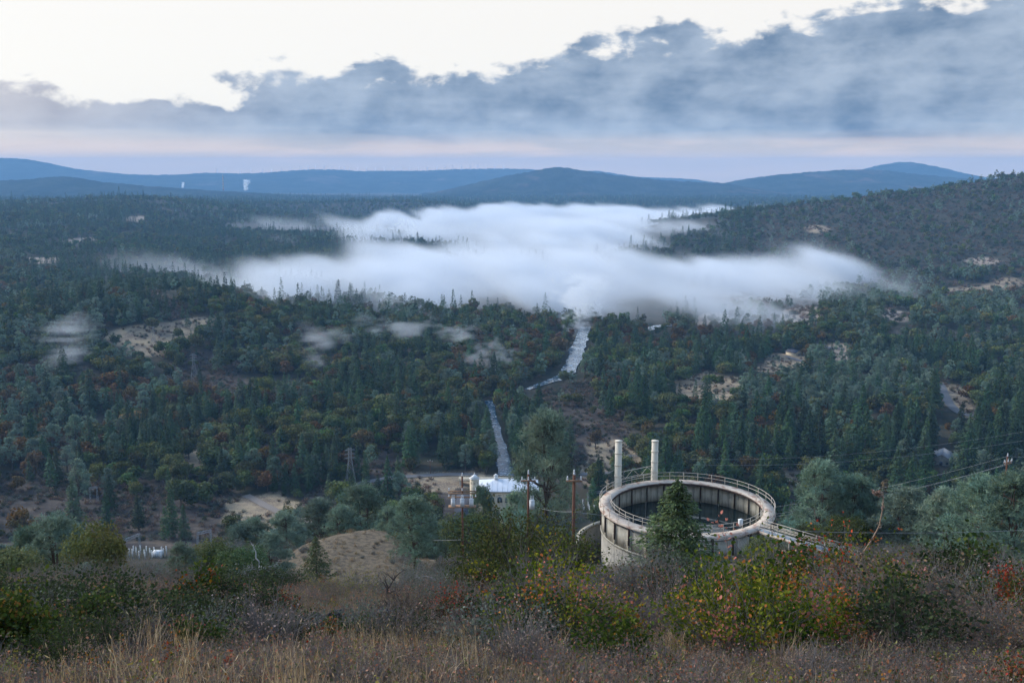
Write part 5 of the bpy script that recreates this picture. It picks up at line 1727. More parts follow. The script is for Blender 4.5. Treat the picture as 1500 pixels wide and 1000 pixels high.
PAL = {
    'redbud': [((0.120, 0.150, 0.022), 5), ((0.070, 0.105, 0.018), 5), ((0.21, 0.20, 0.03), 3), ((0.42, 0.17, 0.065), 1.3), ((0.48, 0.20, 0.15), 0.9)],
    'redbud_warm': [((0.115, 0.140, 0.022), 4), ((0.065, 0.095, 0.018), 3), ((0.25, 0.19, 0.04), 2), ((0.42, 0.16, 0.06), 3.0), ((0.50, 0.09, 0.045), 1.4), ((0.40, 0.28, 0.20), 2)],
    'green': [((0.052, 0.066, 0.022), 5), ((0.078, 0.086, 0.026), 4), ((0.13, 0.11, 0.035), 1.4)],
    'dark': [((0.030, 0.048, 0.020), 5), ((0.048, 0.068, 0.024), 3)],
    'deep': [((0.040, 0.070, 0.014), 6), ((0.090, 0.115, 0.02), 3), ((0.24, 0.13, 0.03), 0.5)],
    'red': [((0.33, 0.060, 0.030), 4), ((0.36, 0.12, 0.045), 3), ((0.10, 0.085, 0.03), 3)],
    'redgreen': [((0.050, 0.070, 0.02), 4), ((0.26, 0.055, 0.03), 2), ((0.25, 0.11, 0.03), 2)],
    'grey': [((0.165, 0.185, 0.180), 4), ((0.115, 0.135, 0.130), 3)],
    'brown': [((0.170, 0.125, 0.085), 4), ((0.110, 0.090, 0.070), 3), ((0.10, 0.105, 0.05), 2)],
    'pinkdry': [((0.40, 0.28, 0.23), 4), ((0.30, 0.20, 0.15), 3), ((0.20, 0.14, 0.10), 2)],
    'yellow': [((0.24, 0.22, 0.06), 4), ((0.16, 0.17, 0.05), 3)],
    'sage': [((0.135, 0.155, 0.125), 4), ((0.095, 0.115, 0.085), 3)],
    'mauve': [((0.21, 0.135, 0.105), 4), ((0.33, 0.15, 0.09), 2.4), ((0.15, 0.115, 0.095), 4), ((0.105, 0.115, 0.045), 2), ((0.33, 0.25, 0.18), 1)],
}


def pal(name, n, g):
    cs = np.array([c for c, _ in PAL[name]]); w_ = np.array([q for _, q in PAL[name]], float)
    return cs[g.choice(len(cs), n, p=w_ / w_.sum())] * g.uniform(0.75, 1.25, (n, 1))


def leaf6(c, u, v, nrm, fold=0.22):
    """rounded leaf folded on its midrib (two four-cornered halves)"""
    b_ = c - u; t_ = c + u
    r1, r2 = c - u * 0.45 + v * 0.95 + nrm * fold * np.linalg.norm(v, axis=1, keepdims=True), c + u * 0.4 + v * 0.75 + nrm * fold * np.linalg.norm(v, axis=1, keepdims=True)
    l1, l2 = c - u * 0.45 - v * 0.95 + nrm * fold * np.linalg.norm(v, axis=1, keepdims=True), c + u * 0.4 - v * 0.75 + nrm * fold * np.linalg.norm(v, axis=1, keepdims=True)
    V = np.stack([b_, r1, r2, t_, l2, l1], 1).reshape(-1, 3)
    i = np.arange(len(c)) * 6
    F = np.concatenate([np.stack([i, i + 1, i + 2, i + 3], 1), np.stack([i, i + 3, i + 4, i + 5], 1)])
    return V, F


def g_shrub(H, W, stems, leaves, size, palname, g, spread=1.0, lowleaf=0.08, droop=0.1, twig=2, thick=0.012, up=0.6, clump=0.0):
    """many-stemmed shrub: arching stems with side twigs, leaves along the outer part"""
    lf, st = Geo(), Geo()
    pts, dirs, cids = [], [], []
    for i in range(stems):
        a = g.uniform(0, 6.283); r = W * 0.5 * math.sqrt(g.uniform(0.03, 1)) * spread
        tip = np.array([math.cos(a) * r, math.sin(a) * r, H * (1 - 0.45 * (r / (W * 0.5 * spread)) ** 2) * g.uniform(0.5, 1.12)])
        b0 = np.array([math.cos(a) * W * 0.06, math.sin(a) * W * 0.06, -0.1])
        P = limb(b0, tip, 0.10 - droop * 0.5, 7, g, 0.14)
        st.add(tube(P, np.linspace(thick, thick * 0.25, 7), 4))
        pts.append(P[2:]); dirs.append(np.gradient(P, axis=0)[2:]); cids.append(np.full(5, i))
        for k in range(twig):
            q = P[g.integers(2, 6)]; d = unit((tip - b0)[None] * 0.5 + H * 0.55 * rdir(1, g) + np.array([[0, 0, H * 0.25]]))[0]
            L = g.uniform(0.12, 0.32) * (H + W) * 0.5
            Q = limb(q, q + d * L, 0.03, 4, g, 0.12)
            st.add(tube(Q, np.linspace(thick * 0.5, thick * 0.15, 4), 3))
            pts.append(Q[1:]); dirs.append(np.gradient(Q, axis=0)[1:]); cids.append(np.full(3, i))
    if leaves:
        P = np.concatenate(pts); D_ = np.concatenate(dirs); I_ = np.concatenate(cids)
        wgt = np.clip((P[:, 2] / H - lowleaf) * 3 + 0.15, 0.03, 1); wgt /= wgt.sum()
        k = g.choice(len(P), leaves, p=wgt)
        c = P[k] + g.normal(0, size * 1.3 + 0.02 * W, (leaves, 3))
        c[:, 2] = np.maximum(c[:, 2], 0.02)
        u = unit(unit(D_[k]) + 0.9 * rdir(leaves, g) + np.array([0, 0, -0.35]))
        nrm = unit(rdir(leaves, g) + np.array([0, -0.35, up]))
        v = unit(np.cross(nrm, u)); nrm = np.cross(u, v)
        s_ = size * g.uniform(0.6, 1.25, (leaves, 1))
        co = pal(palname, leaves, g)
        if clump:      # leaves of one stem turn together
            base = pal(palname, stems, g)
            sw = g.uniform(size=leaves) < clump
            co[sw] = base[I_[k][sw]] * g.uniform(0.8, 1.2, (sw.sum(), 1))
        lf.add(leaf6(c, u * s_, v * s_ * 0.72, nrm), np.repeat(co, 6, 0))
    return lf, st


def shrub(name, label, cat, x, y, H, W, gen, mt, group=None, sy_=1.0):
    lf, st = gen
    e = tag(empty(name, (x, y, gz(x, y) - 0.05)), label, cat, group)
    obj('stems', st.mesh('stems', [mt]), e)
    if lf.V: obj('foliage', lf.mesh('foliage', [M_ANY]), e)
    return e


fg = np.random.default_rng(909)
# kind, name, px, py of the foot, width and height in photograph pixels, distance (None: where the foot meets the ground), stems, leaves, leaf size, palette, options, label
FRONT = [
    ('redbud_shrub', 820, 962, 225, 150, None, 46, 2300, 0.037, 'redbud', dict(clump=0.8), 'leafy shrub with green and coral-pink leaves on the grassy brow', 'shrub', M_TWIG),
    ('redbud_shrub', 1085, 968, 215, 165, None, 44, 2300, 0.037, 'redbud', dict(clump=0.8), 'yellow-green leafy shrub below the catwalk end', 'shrub', M_TWIG),
    ('redbud_shrub', 1240, 905, 190, 130, None, 44, 1900, 0.045, 'redbud_warm', dict(clump=0.8), 'mixed green and orange shrub at the foot of the tall dry stalk', 'shrub', M_TWIG),
    ('redbud_shrub', 1190, 955, 130, 110, None, 36, 1500, 0.037, 'redbud', dict(clump=0.8), 'rounded yellow-green shrub in front of the mixed orange one', 'shrub', M_TWIG),
    ('redbud_shrub', 1305, 915, 120, 95, None, 34, 1300, 0.040, 'redbud', dict(clump=0.8), 'olive shrub between the mixed orange one and the red shrubs', 'shrub', M_TWIG),
    ('redbud_shrub', 905, 955, 80, 66, None, 24, 800, 0.034, 'redbud_warm', dict(clump=0.8), 'small orange-leaved shrub beside the coral-leaved one', 'shrub', M_TWIG),
    ('redbud_shrub', 1020, 930, 90, 80, None, 26, 900, 0.036, 'redbud', dict(clump=0.8), 'yellow-green shrub between blue-grey shrub and redbud', 'shrub', M_TWIG),
    ('redbud_shrub', 745, 972, 90, 80, None, 26, 900, 0.034, 'redbud', dict(clump=0.8), 'olive-yellow shrub at the straw edge', 'shrub', M_TWIG),
    ('dry_shrub', 1232, 868, 120, 90, None, 60, 1500, 0.022, 'pinkdry', dict(twig=3), 'dry pinkish seed-headed shrub at the foot of the tall dry stalk', 'shrub', M_TWIG),
    ('redbud_shrub', 1150, 900, 110, 90, None, 26, 900, 0.042, 'redbud_warm', dict(clump=0.8), 'yellow shrub with orange tips between two larger shrubs', 'shrub', M_TWIG),
    ('twiggy_shrub', 1128, 892, 130, 110, None, 110, 60, 0.03, 'pinkdry', dict(twig=4, thick=0.010), 'bare grey twiggy shrub in front of the catwalk trestle', 'shrub', M_TWIG),
    ('twiggy_shrub', 795, 925, 150, 135, None, 90, 40, 0.03, 'redbud', dict(twig=4, thick=0.010), 'bare grey twigs standing through the coral-leaved shrub', 'shrub', M_TWIG),
    ('grey_shrub', 958, 880, 165, 64, 27.5, 130, 5200, 0.018, 'grey', dict(twig=5, thick=0.008), 'rounded blue-grey shrub in front of the tank wall', 'shrub', M_TWIG),
    ('grey_shrub', 1040, 872, 90, 46, 29, 80, 2600, 0.018, 'grey', dict(twig=5, thick=0.008), 'smaller blue-grey shrub under the young conifer', 'shrub', M_TWIG),
    ('green_shrub', 765, 905, 200, 140, 33, 70, 7500, 0.055, 'green', dict(twig=4, thick=0.03), 'large dense olive-green shrub below the bare pole', 'shrub', M_DTWIG),
    ('green_shrub', 700, 905, 80, 80, 30, 40, 2600, 0.045, 'green', dict(twig=3, thick=0.02), 'low olive-green shrub at the side of the large dense one', 'shrub', M_DTWIG),
    ('green_shrub', 826, 850, 80, 74, 38, 46, 3600, 0.055, 'green', dict(twig=3, thick=0.025), 'bushy olive-green sapling hiding the foot of the bare pole', 'shrub', M_DTWIG),
    ('red_shrub', 664, 922, 70, 62, None, 50, 900, 0.030, 'red', dict(twig=3), 'small red-orange shrub beside the olive-green one', 'shrub', M_TWIG),
    ('dark_shrub', 735, 935, 95, 75, None, 70, 2200, 0.028, 'brown', dict(twig=4), 'dark tangled shrub between red bush and coral-leaved shrub', 'shrub', M_DTWIG),
    ('green_shrub', 14, 975, 110, 112, None, 44, 2600, 0.040, 'deep', dict(clump=0.2), 'dark glossy green shrub at the end of the grassy brow', 'shrub', M_DTWIG),
    ('green_shrub', 135, 962, 135, 75, None, 44, 2700, 0.038, 'deep', dict(clump=0.2), 'broad low glossy green shrub below the brush band', 'shrub', M_DTWIG),
    ('green_shrub', 272, 925, 60, 58, None, 26, 700, 0.042, 'deep', dict(), 'small upright yellow-green shrub above the red one', 'shrub', M_DTWIG),
    ('red_shrub', 262, 965, 80, 60, None, 40, 700, 0.026, 'redgreen', dict(clump=0.5, twig=3), 'dull red and green shrub below the yellow-green one', 'shrub', M_DTWIG),
    ('red_shrub', 325, 995, 46, 40, None, 18, 260, 0.024, 'red', dict(), 'small bright red leafy sprig in the straw', 'shrub', M_TWIG),
    ('dark_shrub', 383, 915, 120, 62, 30, 80, 4200, 0.035, 'dark', dict(twig=4, thick=0.02), 'low dark green shrub beside the black rocks', 'shrub', M_DTWIG),
    ('dark_shrub', 330, 905, 80, 50, 31, 60, 2200, 0.035, 'dark', dict(twig=4), 'low dark shrub at the end of the brush band', 'shrub', M_DTWIG),
    ('brush_shrub', 95, 905, 150, 60, 33, 120, 3300, 0.022, 'brown', dict(twig=5), 'grey-brown brush below the broad pine', 'shrub', M_TWIG),
    ('brush_shrub', 190, 905, 150, 66, 34, 120, 3300, 0.022, 'brown', dict(twig=5), 'grey-brown brush below the small switchyard', 'shrub', M_TWIG),
    ('brush_shrub', 275, 905, 130, 60, 34, 110, 3000, 0.022, 'brown', dict(twig=5), 'grey-brown brush below the rounded pine', 'shrub', M_TWIG),
    ('brush_shrub', 30, 915, 120, 56, 31, 100, 2600, 0.022, 'brown', dict(twig=5), 'grey-brown brush behind the glossy green shrub', 'shrub', M_TWIG),
    ('yellow_shrub', 505, 892, 120, 42, 29, 60, 1000, 0.026, 'yellow', dict(twig=4), 'thin yellow-leaved shrub behind the black rocks', 'shrub', M_TWIG),
    ('sage_shrub', 590, 892, 110, 46, 29.5, 70, 1800, 0.022, 'sage', dict(twig=4), 'pale sage-green shrub below the spoil mound', 'shrub', M_TWIG),
    ('sage_shrub', 645, 880, 90, 46, 32, 70, 1700, 0.022, 'sage', dict(twig=4), 'pale sage-green shrub beside the fallen grey branch', 'shrub', M_TWIG),
    ('dark_shrub', 595, 915, 110, 40, None, 80, 1300, 0.022, 'brown', dict(twig=4), 'low dark brush beside the black rocks', 'shrub', M_DTWIG),
    ('red_shrub', 1384, 905, 80, 78, 29, 50, 900, 0.036, 'red', dict(twig=3), 'upright dark red shrub below the small grey pine', 'shrub', M_DTWIG),
    ('red_shrub', 1342, 925, 90, 50, None, 50, 900, 0.028, 'redgreen', dict(twig=3, clump=0.6), 'low dark red shrub beside the mixed orange one', 'shrub', M_DTWIG),
    ('red_shrub', 1482, 915, 95, 75, None, 46, 1900, 0.034, 'redgreen', dict(clump=0.8), 'dense red-tinged green shrub at the end of the brow', 'shrub', M_DTWIG),
    ('brush_shrub', 1430, 905, 90, 62, None, 80, 900, 0.024, 'green', dict(twig=4), 'thin grey shrub with a few green leaves beside dark red one', 'shrub', M_TWIG),
    ('grey_shrub', 1320, 862, 120, 60, 34, 100, 3000, 0.020, 'sage', dict(twig=5), 'grey-green brush below the wide grey pine', 'shrub', M_TWIG),
    ('grey_shrub', 1450, 868, 130, 60, 36, 100, 3000, 0.020, 'sage', dict(twig=5), 'grey-green brush below the bushy grey pine', 'shrub', M_TWIG),
    ('brush_shrub', 985, 940, 130, 55, None, 110, 1300, 0.022, 'mauve', dict(twig=4), 'dry mauve-brown brush between the two redbuds', 'shrub', M_TWIG),
    ('brush_shrub', 905, 905, 90, 40, None, 70, 900, 0.022, 'pinkdry', dict(twig=4), 'dry pinkish brush beside the coral-leaved shrub', 'shrub', M_TWIG),
]
for nm, px_, py_, wpx, hpx, Y, ns, nl, ls, pn, kw, lab, cat, mt in FRONT:
    if Y is None: g_ = ground(px_, py_)
    else:
        p = at(px_, py_, Y); g_ = Vector((p.x, Y, gz(p.x, Y)))
    dep = project(g_.x, g_.y, g_.z)[2]
    m_px = dep / FPX
    top_ = at(px_, py_ - hpx, g_.y).z
    H = max(top_ - g_.z, 0.3) * 1.03; W_ = wpx * m_px * 1.12
    shrub(nm, lab, cat, g_.x, g_.y, H, W_, g_shrub(H, W_, int(ns * 1.5), int(nl * 1.9), ls * 0.80, pn, fg, **kw), mt)


# more low shrubs of the same sorts filling the brow and the slope just below it
FILL = [('brush_shrub', 'brown', 0.75, 1.3, 60, 1500, 0.017, M_TWIG, 'low grey-brown twiggy shrub on the brow', 'low grey-brown shrubs on the brow'),
        ('dark_shrub', 'dark', 0.85, 1.4, 50, 2000, 0.022, M_DTWIG, 'low dark green shrub on the brow', 'low dark green shrubs on the brow'),
        ('green_shrub', 'deep', 0.8, 1.2, 40, 1500, 0.028, M_DTWIG, 'low glossy green shrub on the brow', 'low glossy green shrubs on the brow'),
        ('heath_shrub', 'mauve', 0.6, 1.2, 70, 1700, 0.014, M_TWIG, 'low mauve-brown heath bush on the brow', 'mauve heath bushes on the brow'),
        ('red_shrub', 'redgreen', 0.7, 1.0, 40, 1000, 0.022, M_DTWIG, 'low red-tinged shrub on the brow', 'low red-tinged shrubs on the brow'),
        ('twiggy_shrub', 'pinkdry', 0.9, 1.1, 90, 300, 0.014, M_TWIG, 'bare grey twig bush on the brow', 'bare twig bushes on the brow'),
        ('sage_shrub', 'sage', 0.7, 1.2, 60, 1500, 0.016, M_TWIG, 'low sage-green shrub on the brow', 'low sage-green shrubs on the brow')]
fill_me = []
for nm, pn, H, W_, ns, nl, ls, mt, lab, grp in FILL:
    vs_ = []
    for v in range(2):
        lf, st = g_shrub(H, W_, ns, nl, ls, pn, fg, twig=4, thick=0.007)
        vs_.append((lf.mesh('foliage', [M_ANY]), st.mesh('stems', [mt])))
    fill_me.append(vs_)
fx = np.random.default_rng(515)
n_fill = 0
for tries in range(4000):
    if n_fill >= 275: break
    y_ = float(fx.uniform(11, 33) if n_fill < 130 else fx.uniform(14, 24)); x_ = float(fx.uniform(-0.62, 0.62)) * y_
    z_ = gz(x_, y_)
    qx, qy, _ = (float(v) for v in project(x_, y_, z_))
    # straw patches and the two rock piles stay open
    if 420 < qx < 620 and 885 < qy < 945: continue
    if 300 < qx < 720 and qy > 955 and fx.uniform() < 0.5: continue
    if qx < 330: w_ = [4, 3, 3, 1.5, 1.0, 1, 1]
    elif qx < 760: w_ = [3, 2, 0.6, 2, 0.8, 1, 2]
    else: w_ = [2.5, 1.2, 1.6, 3, 1.6, 2, 0.8]
    w_ = np.array(w_) / sum(w_)
    k = int(fx.choice(7, p=w_)); nm, _, _, _, _, _, _, _, lab, grp = FILL[k]
    fm, sm_ = fill_me[k][int(fx.integers(2))]
    s_ = float(fx.uniform(0.55, 1.25)) * (0.8 if qy > 930 else 1.1)
    if n_fill >= 130: s_ = s_ * 1.55 + 0.15
    if qy < 905 and qx < 520: s_ *= 0.6
    elif qy < 940 and qx < 330: s_ *= 0.8
    if 850 < qx < 1120 and qy < 900: s_ *= 0.6
    where = ('below the broad glossy green shrub' if qy > 945 else 'along the brush band') if qx < 330 else 'around the black lava rocks' if qx < 640 else 'around the coral-leaved shrub' if qx < 960 else \
            'around the yellow-green redbud' if qx < 1180 else ('in the mauve heath' if qy > 930 else 'among the dark red shrubs')
    lab = ('tiny ' if s_ < 0.62 else 'small ' if s_ < 0.85 else 'large ' if s_ > 1.12 else '') + lab.replace('on the brow', where)
    grp = grp.replace('on the brow', where)
    e = tag(empty(nm, (x_, y_, z_ - 0.04), float(fx.uniform(0, 6.28))), lab, 'shrub', grp)
    e.scale = (s_ * float(fx.uniform(0.85, 1.25)), s_, s_ * float(fx.uniform(0.8, 1.1)))
    obj('stems', sm_, e); obj('foliage', fm, e)
    n_fill += 1

# bleached dead snags
def snag(px_, Y, hpx, py_, label, n, lean, m=M_BLEACH):
    p = at(px_, py_, Y); z = gz(p.x, Y)
    e = tag(empty('dead_snag', (p.x, Y, z)), label, 'dead snag')
    m_px = Y / FPX
    H = max(at(px_, py_ - hpx, Y).z - z, 0.8)
    q = Geo(); trunk_ = limb(np.array([0, 0, -0.2]), np.array([lean, 0, H]), 0.05, 7, fg, 0.12)
    q.add(tube(trunk_, np.linspace(0.055, 0.012, 7), 6))
    obj('trunk', q.mesh('snag_trunk', [m], True), e)
    for i in range(n):
        b0 = trunk_[fg.integers(2, 7)]
        d = unit(rdir(1, fg)[0] * np.array([1.2, 0.6, 0.5]) + np.array([lean * 0.4, 0, 0.35]))
        P = limb(b0, b0 + d * H * fg.uniform(0.3, 0.7), 0.1, 6, fg, 0.16)
        w_ = Geo(); w_.add(tube(P, np.linspace(0.026, 0.005, 6), 5))
        for k in range(3):
            b1 = P[fg.integers(2, 6)]
            w_.add(tube(limb(b1, b1 + unit(d + 0.9 * rdir(1, fg)[0]) * H * 0.22, 0.05, 4, fg, 0.15), np.linspace(0.010, 0.003, 4), 4))
        obj('branch', w_.mesh('snag_branch', [m], True), e)


snag(372, 33, 58, 880, 'bleached bare snag above the low dark shrub', 7, 0.25)
snag(415, 32, 40, 890, 'dark crooked bare snag beside the black rocks', 6, -0.3, M_DTWIG)
snag(672, 31, 38, 885, 'fallen grey bare branch above the red-orange shrub', 7, -0.9)
snag(560, 27, 34, 905, 'thin crooked dead branch behind the black rocks', 5, 0.4, M_DTWIG)
# the tall curving dry flower stalk
p = at(1262, 812, 22)
zb = gz(p.x, 22)
e = tag(empty('dry_stalk', (p.x, 22, zb)), 'tall curved dry flower stalk rising above the mixed orange shrub', 'dry stalk')
S_ = [(1262, 860), (1262, 812), (1276, 792), (1288, 770), (1293, 745), (1294, 730), (1289, 723), (1280, 721)]
P = np.array([list(at(a, b_, 22) - Vector((p.x, 22, zb))) for a, b_ in S_]); P[0, 2] = -0.1
t_ = np.linspace(0, len(P) - 1, 40); P2 = np.stack([np.interp(t_, np.arange(len(P)), P[:, k]) for k in range(3)], 1)
M_STALK = mat('dry_stalk', (0.30, 0.21, 0.15), 0.9, 0.2, 6.0)
q = Geo(); q.add(tube(P2, np.linspace(0.018, 0.009, 40), 6)); obj('stem', q.mesh('stalk_stem', [M_STALK], True), e)
for k in range(11):
    c = P2[39 - k] if k < 8 else P2[[31, 24, 17][k - 8]]
    lf = Geo(); n = 14
    cc = c + fg.normal(0, 0.028, (n, 3)); u = rdir(n, fg) * 0.030; v = unit(np.cross(u, rdir(n, fg))) * 0.020
    lf.add(cards(cc, u, v), pal('pinkdry', n, fg).repeat(4, 0)); obj('seed_head', lf.mesh('seed_head', [M_ANY]), e)

# ------------------------------------------------------------------ black lava rocks
def rock(px_, py_, wpx, hpx, label, seed):
    g_ = ground(px_, py_); m_px = project(g_.x, g_.y, g_.z)[2] / FPX
    bm = bmesh.new(); bmesh.ops.create_icosphere(bm, subdivisions=3, radius=1.0)
    co = np.array([v.co[:] for v in bm.verts])
    n = 0.62 + 0.55 * fbm(co[:, 0] * 3 + seed, co[:, 1] * 3 + co[:, 2] * 2.1, 1.6, 4, seed, 0.6) + 0.2 * np.round(2.2 * fbm(co[:, 0] * 2 + 5, co[:, 2] * 3 + co[:, 1], 1.2, 2, seed + 2))
    co = co * n[:, None] * np.array([wpx * 0.5 * m_px, wpx * 0.42 * m_px, hpx * 0.62 * m_px])
    for v, c in zip(bm.verts, co): v.co = c
    me = bpy.data.meshes.new('boulder'); bm.to_mesh(me); bm.free()
    me.materials.append(M_ROCK)
    tag(obj('boulder', me, None, (g_.x, g_.y, g_.z + hpx * 0.12 * m_px), (0, 0, seed)), label, 'boulder')


ROCKS = [(455, 932, 60, 42, 'black lava boulder beside the low dark shrub'), (493, 918, 34, 34, 'upright black lava boulder at the top of the pile'), (430, 928, 34, 24, 'small black lava rock at the edge of the pile'),
         (520, 925, 44, 26, 'low black lava rock beside the upright one'), (556, 930, 70, 44, 'broad black lava boulder under dead twigs'), (600, 930, 46, 30, 'black lava rock at the straw edge'),
         (410, 920, 30, 18, 'flat black lava rock beside the low dark shrub'), (993, 925, 40, 24, 'dark rock in the mauve brush between the redbuds'), (1385, 928, 36, 24, 'black rock below the dark red shrub')]
for i, a in enumerate(ROCKS): rock(*a, 700 + i)


# ------------------------------------------------------------------ grass and low growth (nobody could count it)
def g_tuft(n, H, spread, g, cols, bend=0.35, width=0.006, seed_heads=0.0):
    q = Geo()
    b0 = np.concatenate([g.normal(0, spread, (n, 2)), np.zeros((n, 1))], 1)
    a = g.uniform(0, 6.283, n); L = H * g.uniform(0.45, 1.1, n)
    d = np.stack([np.cos(a), np.sin(a), np.zeros(n)], 1)
    bd = (g.uniform(0.1, 1.0, n) * bend)[:, None]
    m1 = b0 + d * (L[:, None] * bd * 0.25) + np.array([0, 0, 1]) * (L * 0.55)[:, None]
    t1 = b0 + d * (L[:, None] * bd) + np.array([0, 0, 1]) * (L * (1 - 0.25 * bd[:, 0]))[:, None]
    sd_ = np.stack([-np.sin(a + 0.7), np.cos(a + 0.7), np.zeros(n)], 1) * width
    V = np.stack([b0 - sd_, b0 + sd_, m1 + sd_ * 0.8, m1 - sd_ * 0.8, t1], 1).reshape(-1, 3)
    i = np.arange(n) * 5
    co = np.array(cols)[g.integers(0, len(cols), n)] * g.uniform(0.75, 1.2, (n, 1))
    q.add((V, np.stack([i, i + 1, i + 2, i + 3], 1)), np.repeat(co, 5, 0))
    q.T.append(np.stack([i + 3, i + 2, i + 4], 1)); q.tm.append(np.zeros(n, int))
    if seed_heads:
        k = g.uniform(size=n) < seed_heads
        c = t1[k]; n2 = int(k.sum())
        u = unit(t1[k] - m1[k]) * 0.035; v = unit(np.cross(u, rdir(n2, g))) * 0.006
        q.add(cards(c, u, v), np.repeat(co[k] * 1.1, 4, 0))
    return q


STRAW = [(0.40, 0.29, 0.16), (0.33, 0.23, 0.13), (0.46, 0.36, 0.22), (0.26, 0.19, 0.12)]
SHORT = [(0.27, 0.20, 0.13), (0.19, 0.15, 0.105), (0.16, 0.15, 0.07), (0.33, 0.25, 0.16)]
m_straw = [g_tuft(34, 0.60, 0.08, fg, STRAW, 0.45, 0.0042, 0.25).mesh(f'straw_tuft{i}', [M_ANY]) for i in range(3)]
m_short = [g_tuft(46, 0.20, 0.10, fg, SHORT, 0.7, 0.006).mesh(f'short_tuft{i}', [M_ANY]) for i in range(3)]


def joined(gen, name, mt):
    lf, st = gen
    q = Geo()
    for V, F, c_ in zip(lf.V, lf.Q, lf.c): q.V.append(V); q.Q.append(F); q.qm.append(np.zeros(len(F), int)); q.c.append(c_); q.n += len(V)
    base = q.n
    for V, F in zip(st.V, st.Q): q.V.append(V); q.Q.append(F + base); q.qm.append(np.ones(len(F), int)); q.c.append(np.ones((len(V), 3))); q.n += len(V)
    return q.mesh(name, [M_ANY, mt])


m_mauve = [joined(g_shrub(0.36, 0.62, 22, 150, 0.014, 'mauve', fg, twig=3, thick=0.004), f'mauve_tuft{i}', M_TWIG) for i in range(4)]
m_weed = [joined(g_shrub(0.42, 0.42, 12, 110, 0.018, 'yellow', fg, twig=2, thick=0.004), f'weed_tuft{i}', M_TWIG) for i in range(2)] + \
         [joined(g_shrub(0.40, 0.5, 14, 110, 0.016, 'redgreen', fg, twig=2, thick=0.004), 'weed_tuft2', M_DTWIG)]
m_brush = [joined(g_shrub(1.1, 1.7, 60, 700, 0.035, pn, fg, twig=4, thick=0.010), f'slope_brush{i}', M_TWIG) for i, pn in enumerate(('brown', 'sage', 'dark', 'brown', 'grey'))]


def hill_points(cell, y0, y1, seed, half=0.80):
    g = np.random.default_rng(seed)
    xm = y1 * half + 2
    X, Y = np.meshgrid(np.arange(-xm, xm, cell), np.arange(y0, y1, cell))
    X = (X + g.uniform(-.6, .6, X.shape) * cell).ravel(); Y = (Y + g.uniform(-.6, .6, Y.shape) * cell).ravel()
    k = (np.abs(X) < Y * half + 2)
    return X[k], Y[k], g


def strew(name, label, meshes, X, Y, g, s0, s1, sink=0.02):
    n = len(X); s_ = g.uniform(s0, s1, n)
    scatter(name, label, meshes, np.stack([X, Y, terrain(X, Y) - sink], 1), g.uniform(0, 6.28, n), np.stack([s_, s_, s_ * g.uniform(0.8, 1.2, n)], 1), g.normal(0, 0.10, (n, 2)))


X, Y, g = hill_points(0.20, 5, 36, 801)
px, py, _ = project(X, Y, terrain(X, Y))
pat = fbm(X, Y, 2.6, 3, 811)
k = g.uniform(size=len(X)) < np.clip(np.interp(px, [150, 300, 430, 700, 800, 1100, 1250], [0.03, 0.12, 0.28, 0.28, 0.07, 0.04, 0.03]) * (0.04 + 1.5 * smooth(pat, 0.48, 0.62)) * smooth(py, 905, 945), 0, 1)
strew('dry_grass', 'tall pale straw grass on the brow', m_straw, X[k], Y[k], g, 0.6, 1.25)
X, Y, g = hill_points(0.22, 5, 60, 802)
k = g.uniform(size=len(X)) < 0.55
strew('short_grass', 'short dry grass and litter on the brow', m_short, X[k], Y[k], g, 0.7, 1.5)
X, Y, g = hill_points(0.34, 5, 34, 803)
px, py, _ = project(X, Y, terrain(X, Y))
k = g.uniform(size=len(X)) < np.interp(px, [0, 200, 700, 860, 1150, 1500], [0.8, 0.6, 0.55, 0.8, 0.95, 0.95])
strew('heath', 'mauve-brown dry heath covering the brow', m_mauve, X[k], Y[k], g, 0.7, 1.35)
X, Y, g = hill_points(0.75, 5, 34, 804)
k = g.uniform(size=len(X)) < 0.6
strew('weeds', 'yellow-green and reddish weeds in the grass', m_weed, X[k], Y[k], g, 0.6, 1.3)
X, Y, g = hill_points(1.9, 34, 132, 805)
k = ~((np.hypot((X + 17.5) / 9.5, (Y - 107) / 12) < 1)) & (np.hypot(X - TC.x, Y - TC.y) > 13.5) & (g.uniform(size=len(X)) < 0.85)
k &= ~((X > -22) & (X < 2) & (Y > 112) & (Y < 140))
qx, qy, _ = project(X, Y, terrain(X, Y) + 1.5)
k &= ~((qx > 430) & (qx < 590) & (qy < 856))
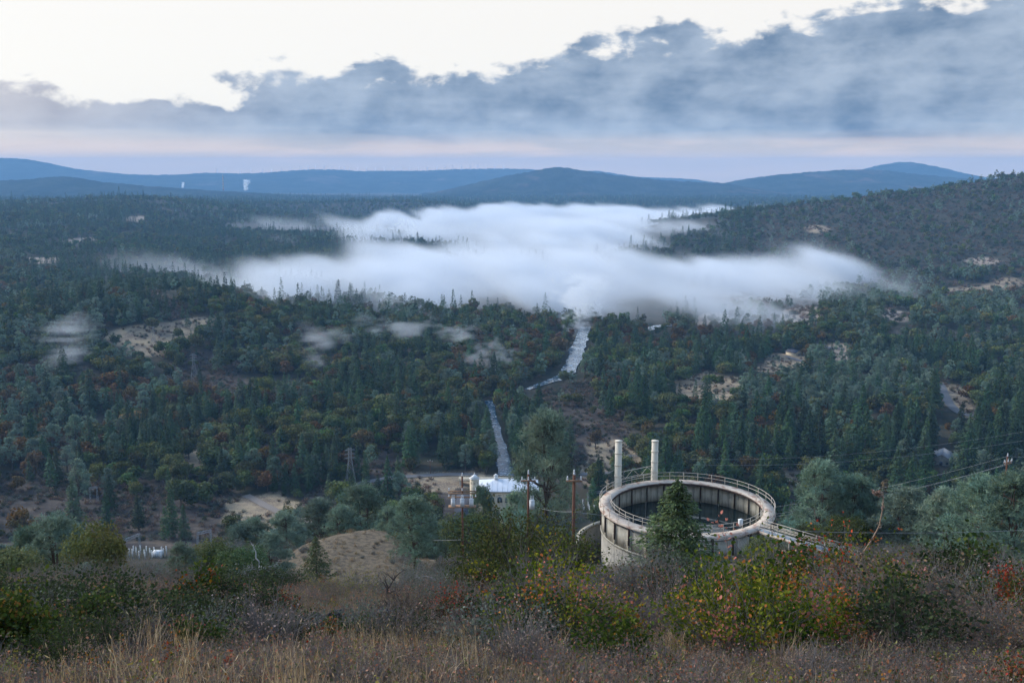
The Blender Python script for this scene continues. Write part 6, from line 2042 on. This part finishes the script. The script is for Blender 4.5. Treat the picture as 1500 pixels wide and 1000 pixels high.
k &= ~((qx > 850) & (qx < 1150) & (qy < 828))
k1 = k & (Y < 75); k2 = k & (Y >= 75)
strew('slope_brush', 'grey and brown brush on the slope just below the brow', m_brush, X[k1], Y[k1], g, 0.45, 1.0)
strew('slope_brush', 'grey and brown brush lower on the slope around the mound', m_brush, X[k2], Y[k2], g, 0.8, 1.7)
X, Y, g = hill_points(0.9, 88, 124, 806, 0.5)
k = (np.hypot((X + 19) / 17, (Y - 107) / 16) < 1) & (g.uniform(size=len(X)) < 0.45)
strew('mound_grass', 'sparse straw tufts on the spoil mound', m_short, X[k], Y[k], g, 0.9, 2.4)
k = (np.hypot((X + 19) / 15, (Y - 107) / 15) < 1) & (fbm(X, Y, 5, 3, 833) > 0.56) & (g.uniform(size=len(X)) < 0.35)
strew('mound_brush', 'low grey brush on the spoil mound', m_brush, X[k], Y[k], g, 0.25, 0.6)

# low scrub of the valley clearings
m_scrub = [joined(g_shrub(1.3, 2.6, 26, 130, 0.16, pn, fg, twig=2, thick=0.03), f'valley_scrub{i}', M_DTWIG) for i, pn in enumerate(('mauve', 'brown', 'mauve', 'dark', 'sage'))]
X, Y, g = forest_points(372, 1000, 2.9, 807)
Z = terrain(X, Y); cv_ = cover(X, Y, Z)
pp = np.where(cv_['b'], 0.85, np.where(cv_['t'], 0.30, np.where(cv_['g'], 0.06, 0.0))) * (0.3 + 1.2 * smooth(fbm(X, Y, 16, 3, 821), 0.40, 0.62))
for P_, wd in ROAD_W.values(): pp = pp * (dist_path(X, Y, P_) > wd * 0.5 + 1.2)
pp[(X > -32) & (X < 34) & (Y > 385) & (Y < 470)] = 0
k = g.uniform(size=len(X)) < pp
strew('valley_scrub', 'low brown and grey scrub in the valley clearings', m_scrub, X[k], Y[k], g, 0.6, 1.35)
X, Y, g = forest_points(900, 2000, 7.0, 808)
k = (X > 0.22 * Y) & (g.uniform(size=len(X)) < 0.6)
strew('hill_scrub', 'dark low scrub on the long hillside beyond the fog tongue', m_scrub, X[k], Y[k], g, 1.2, 2.6)
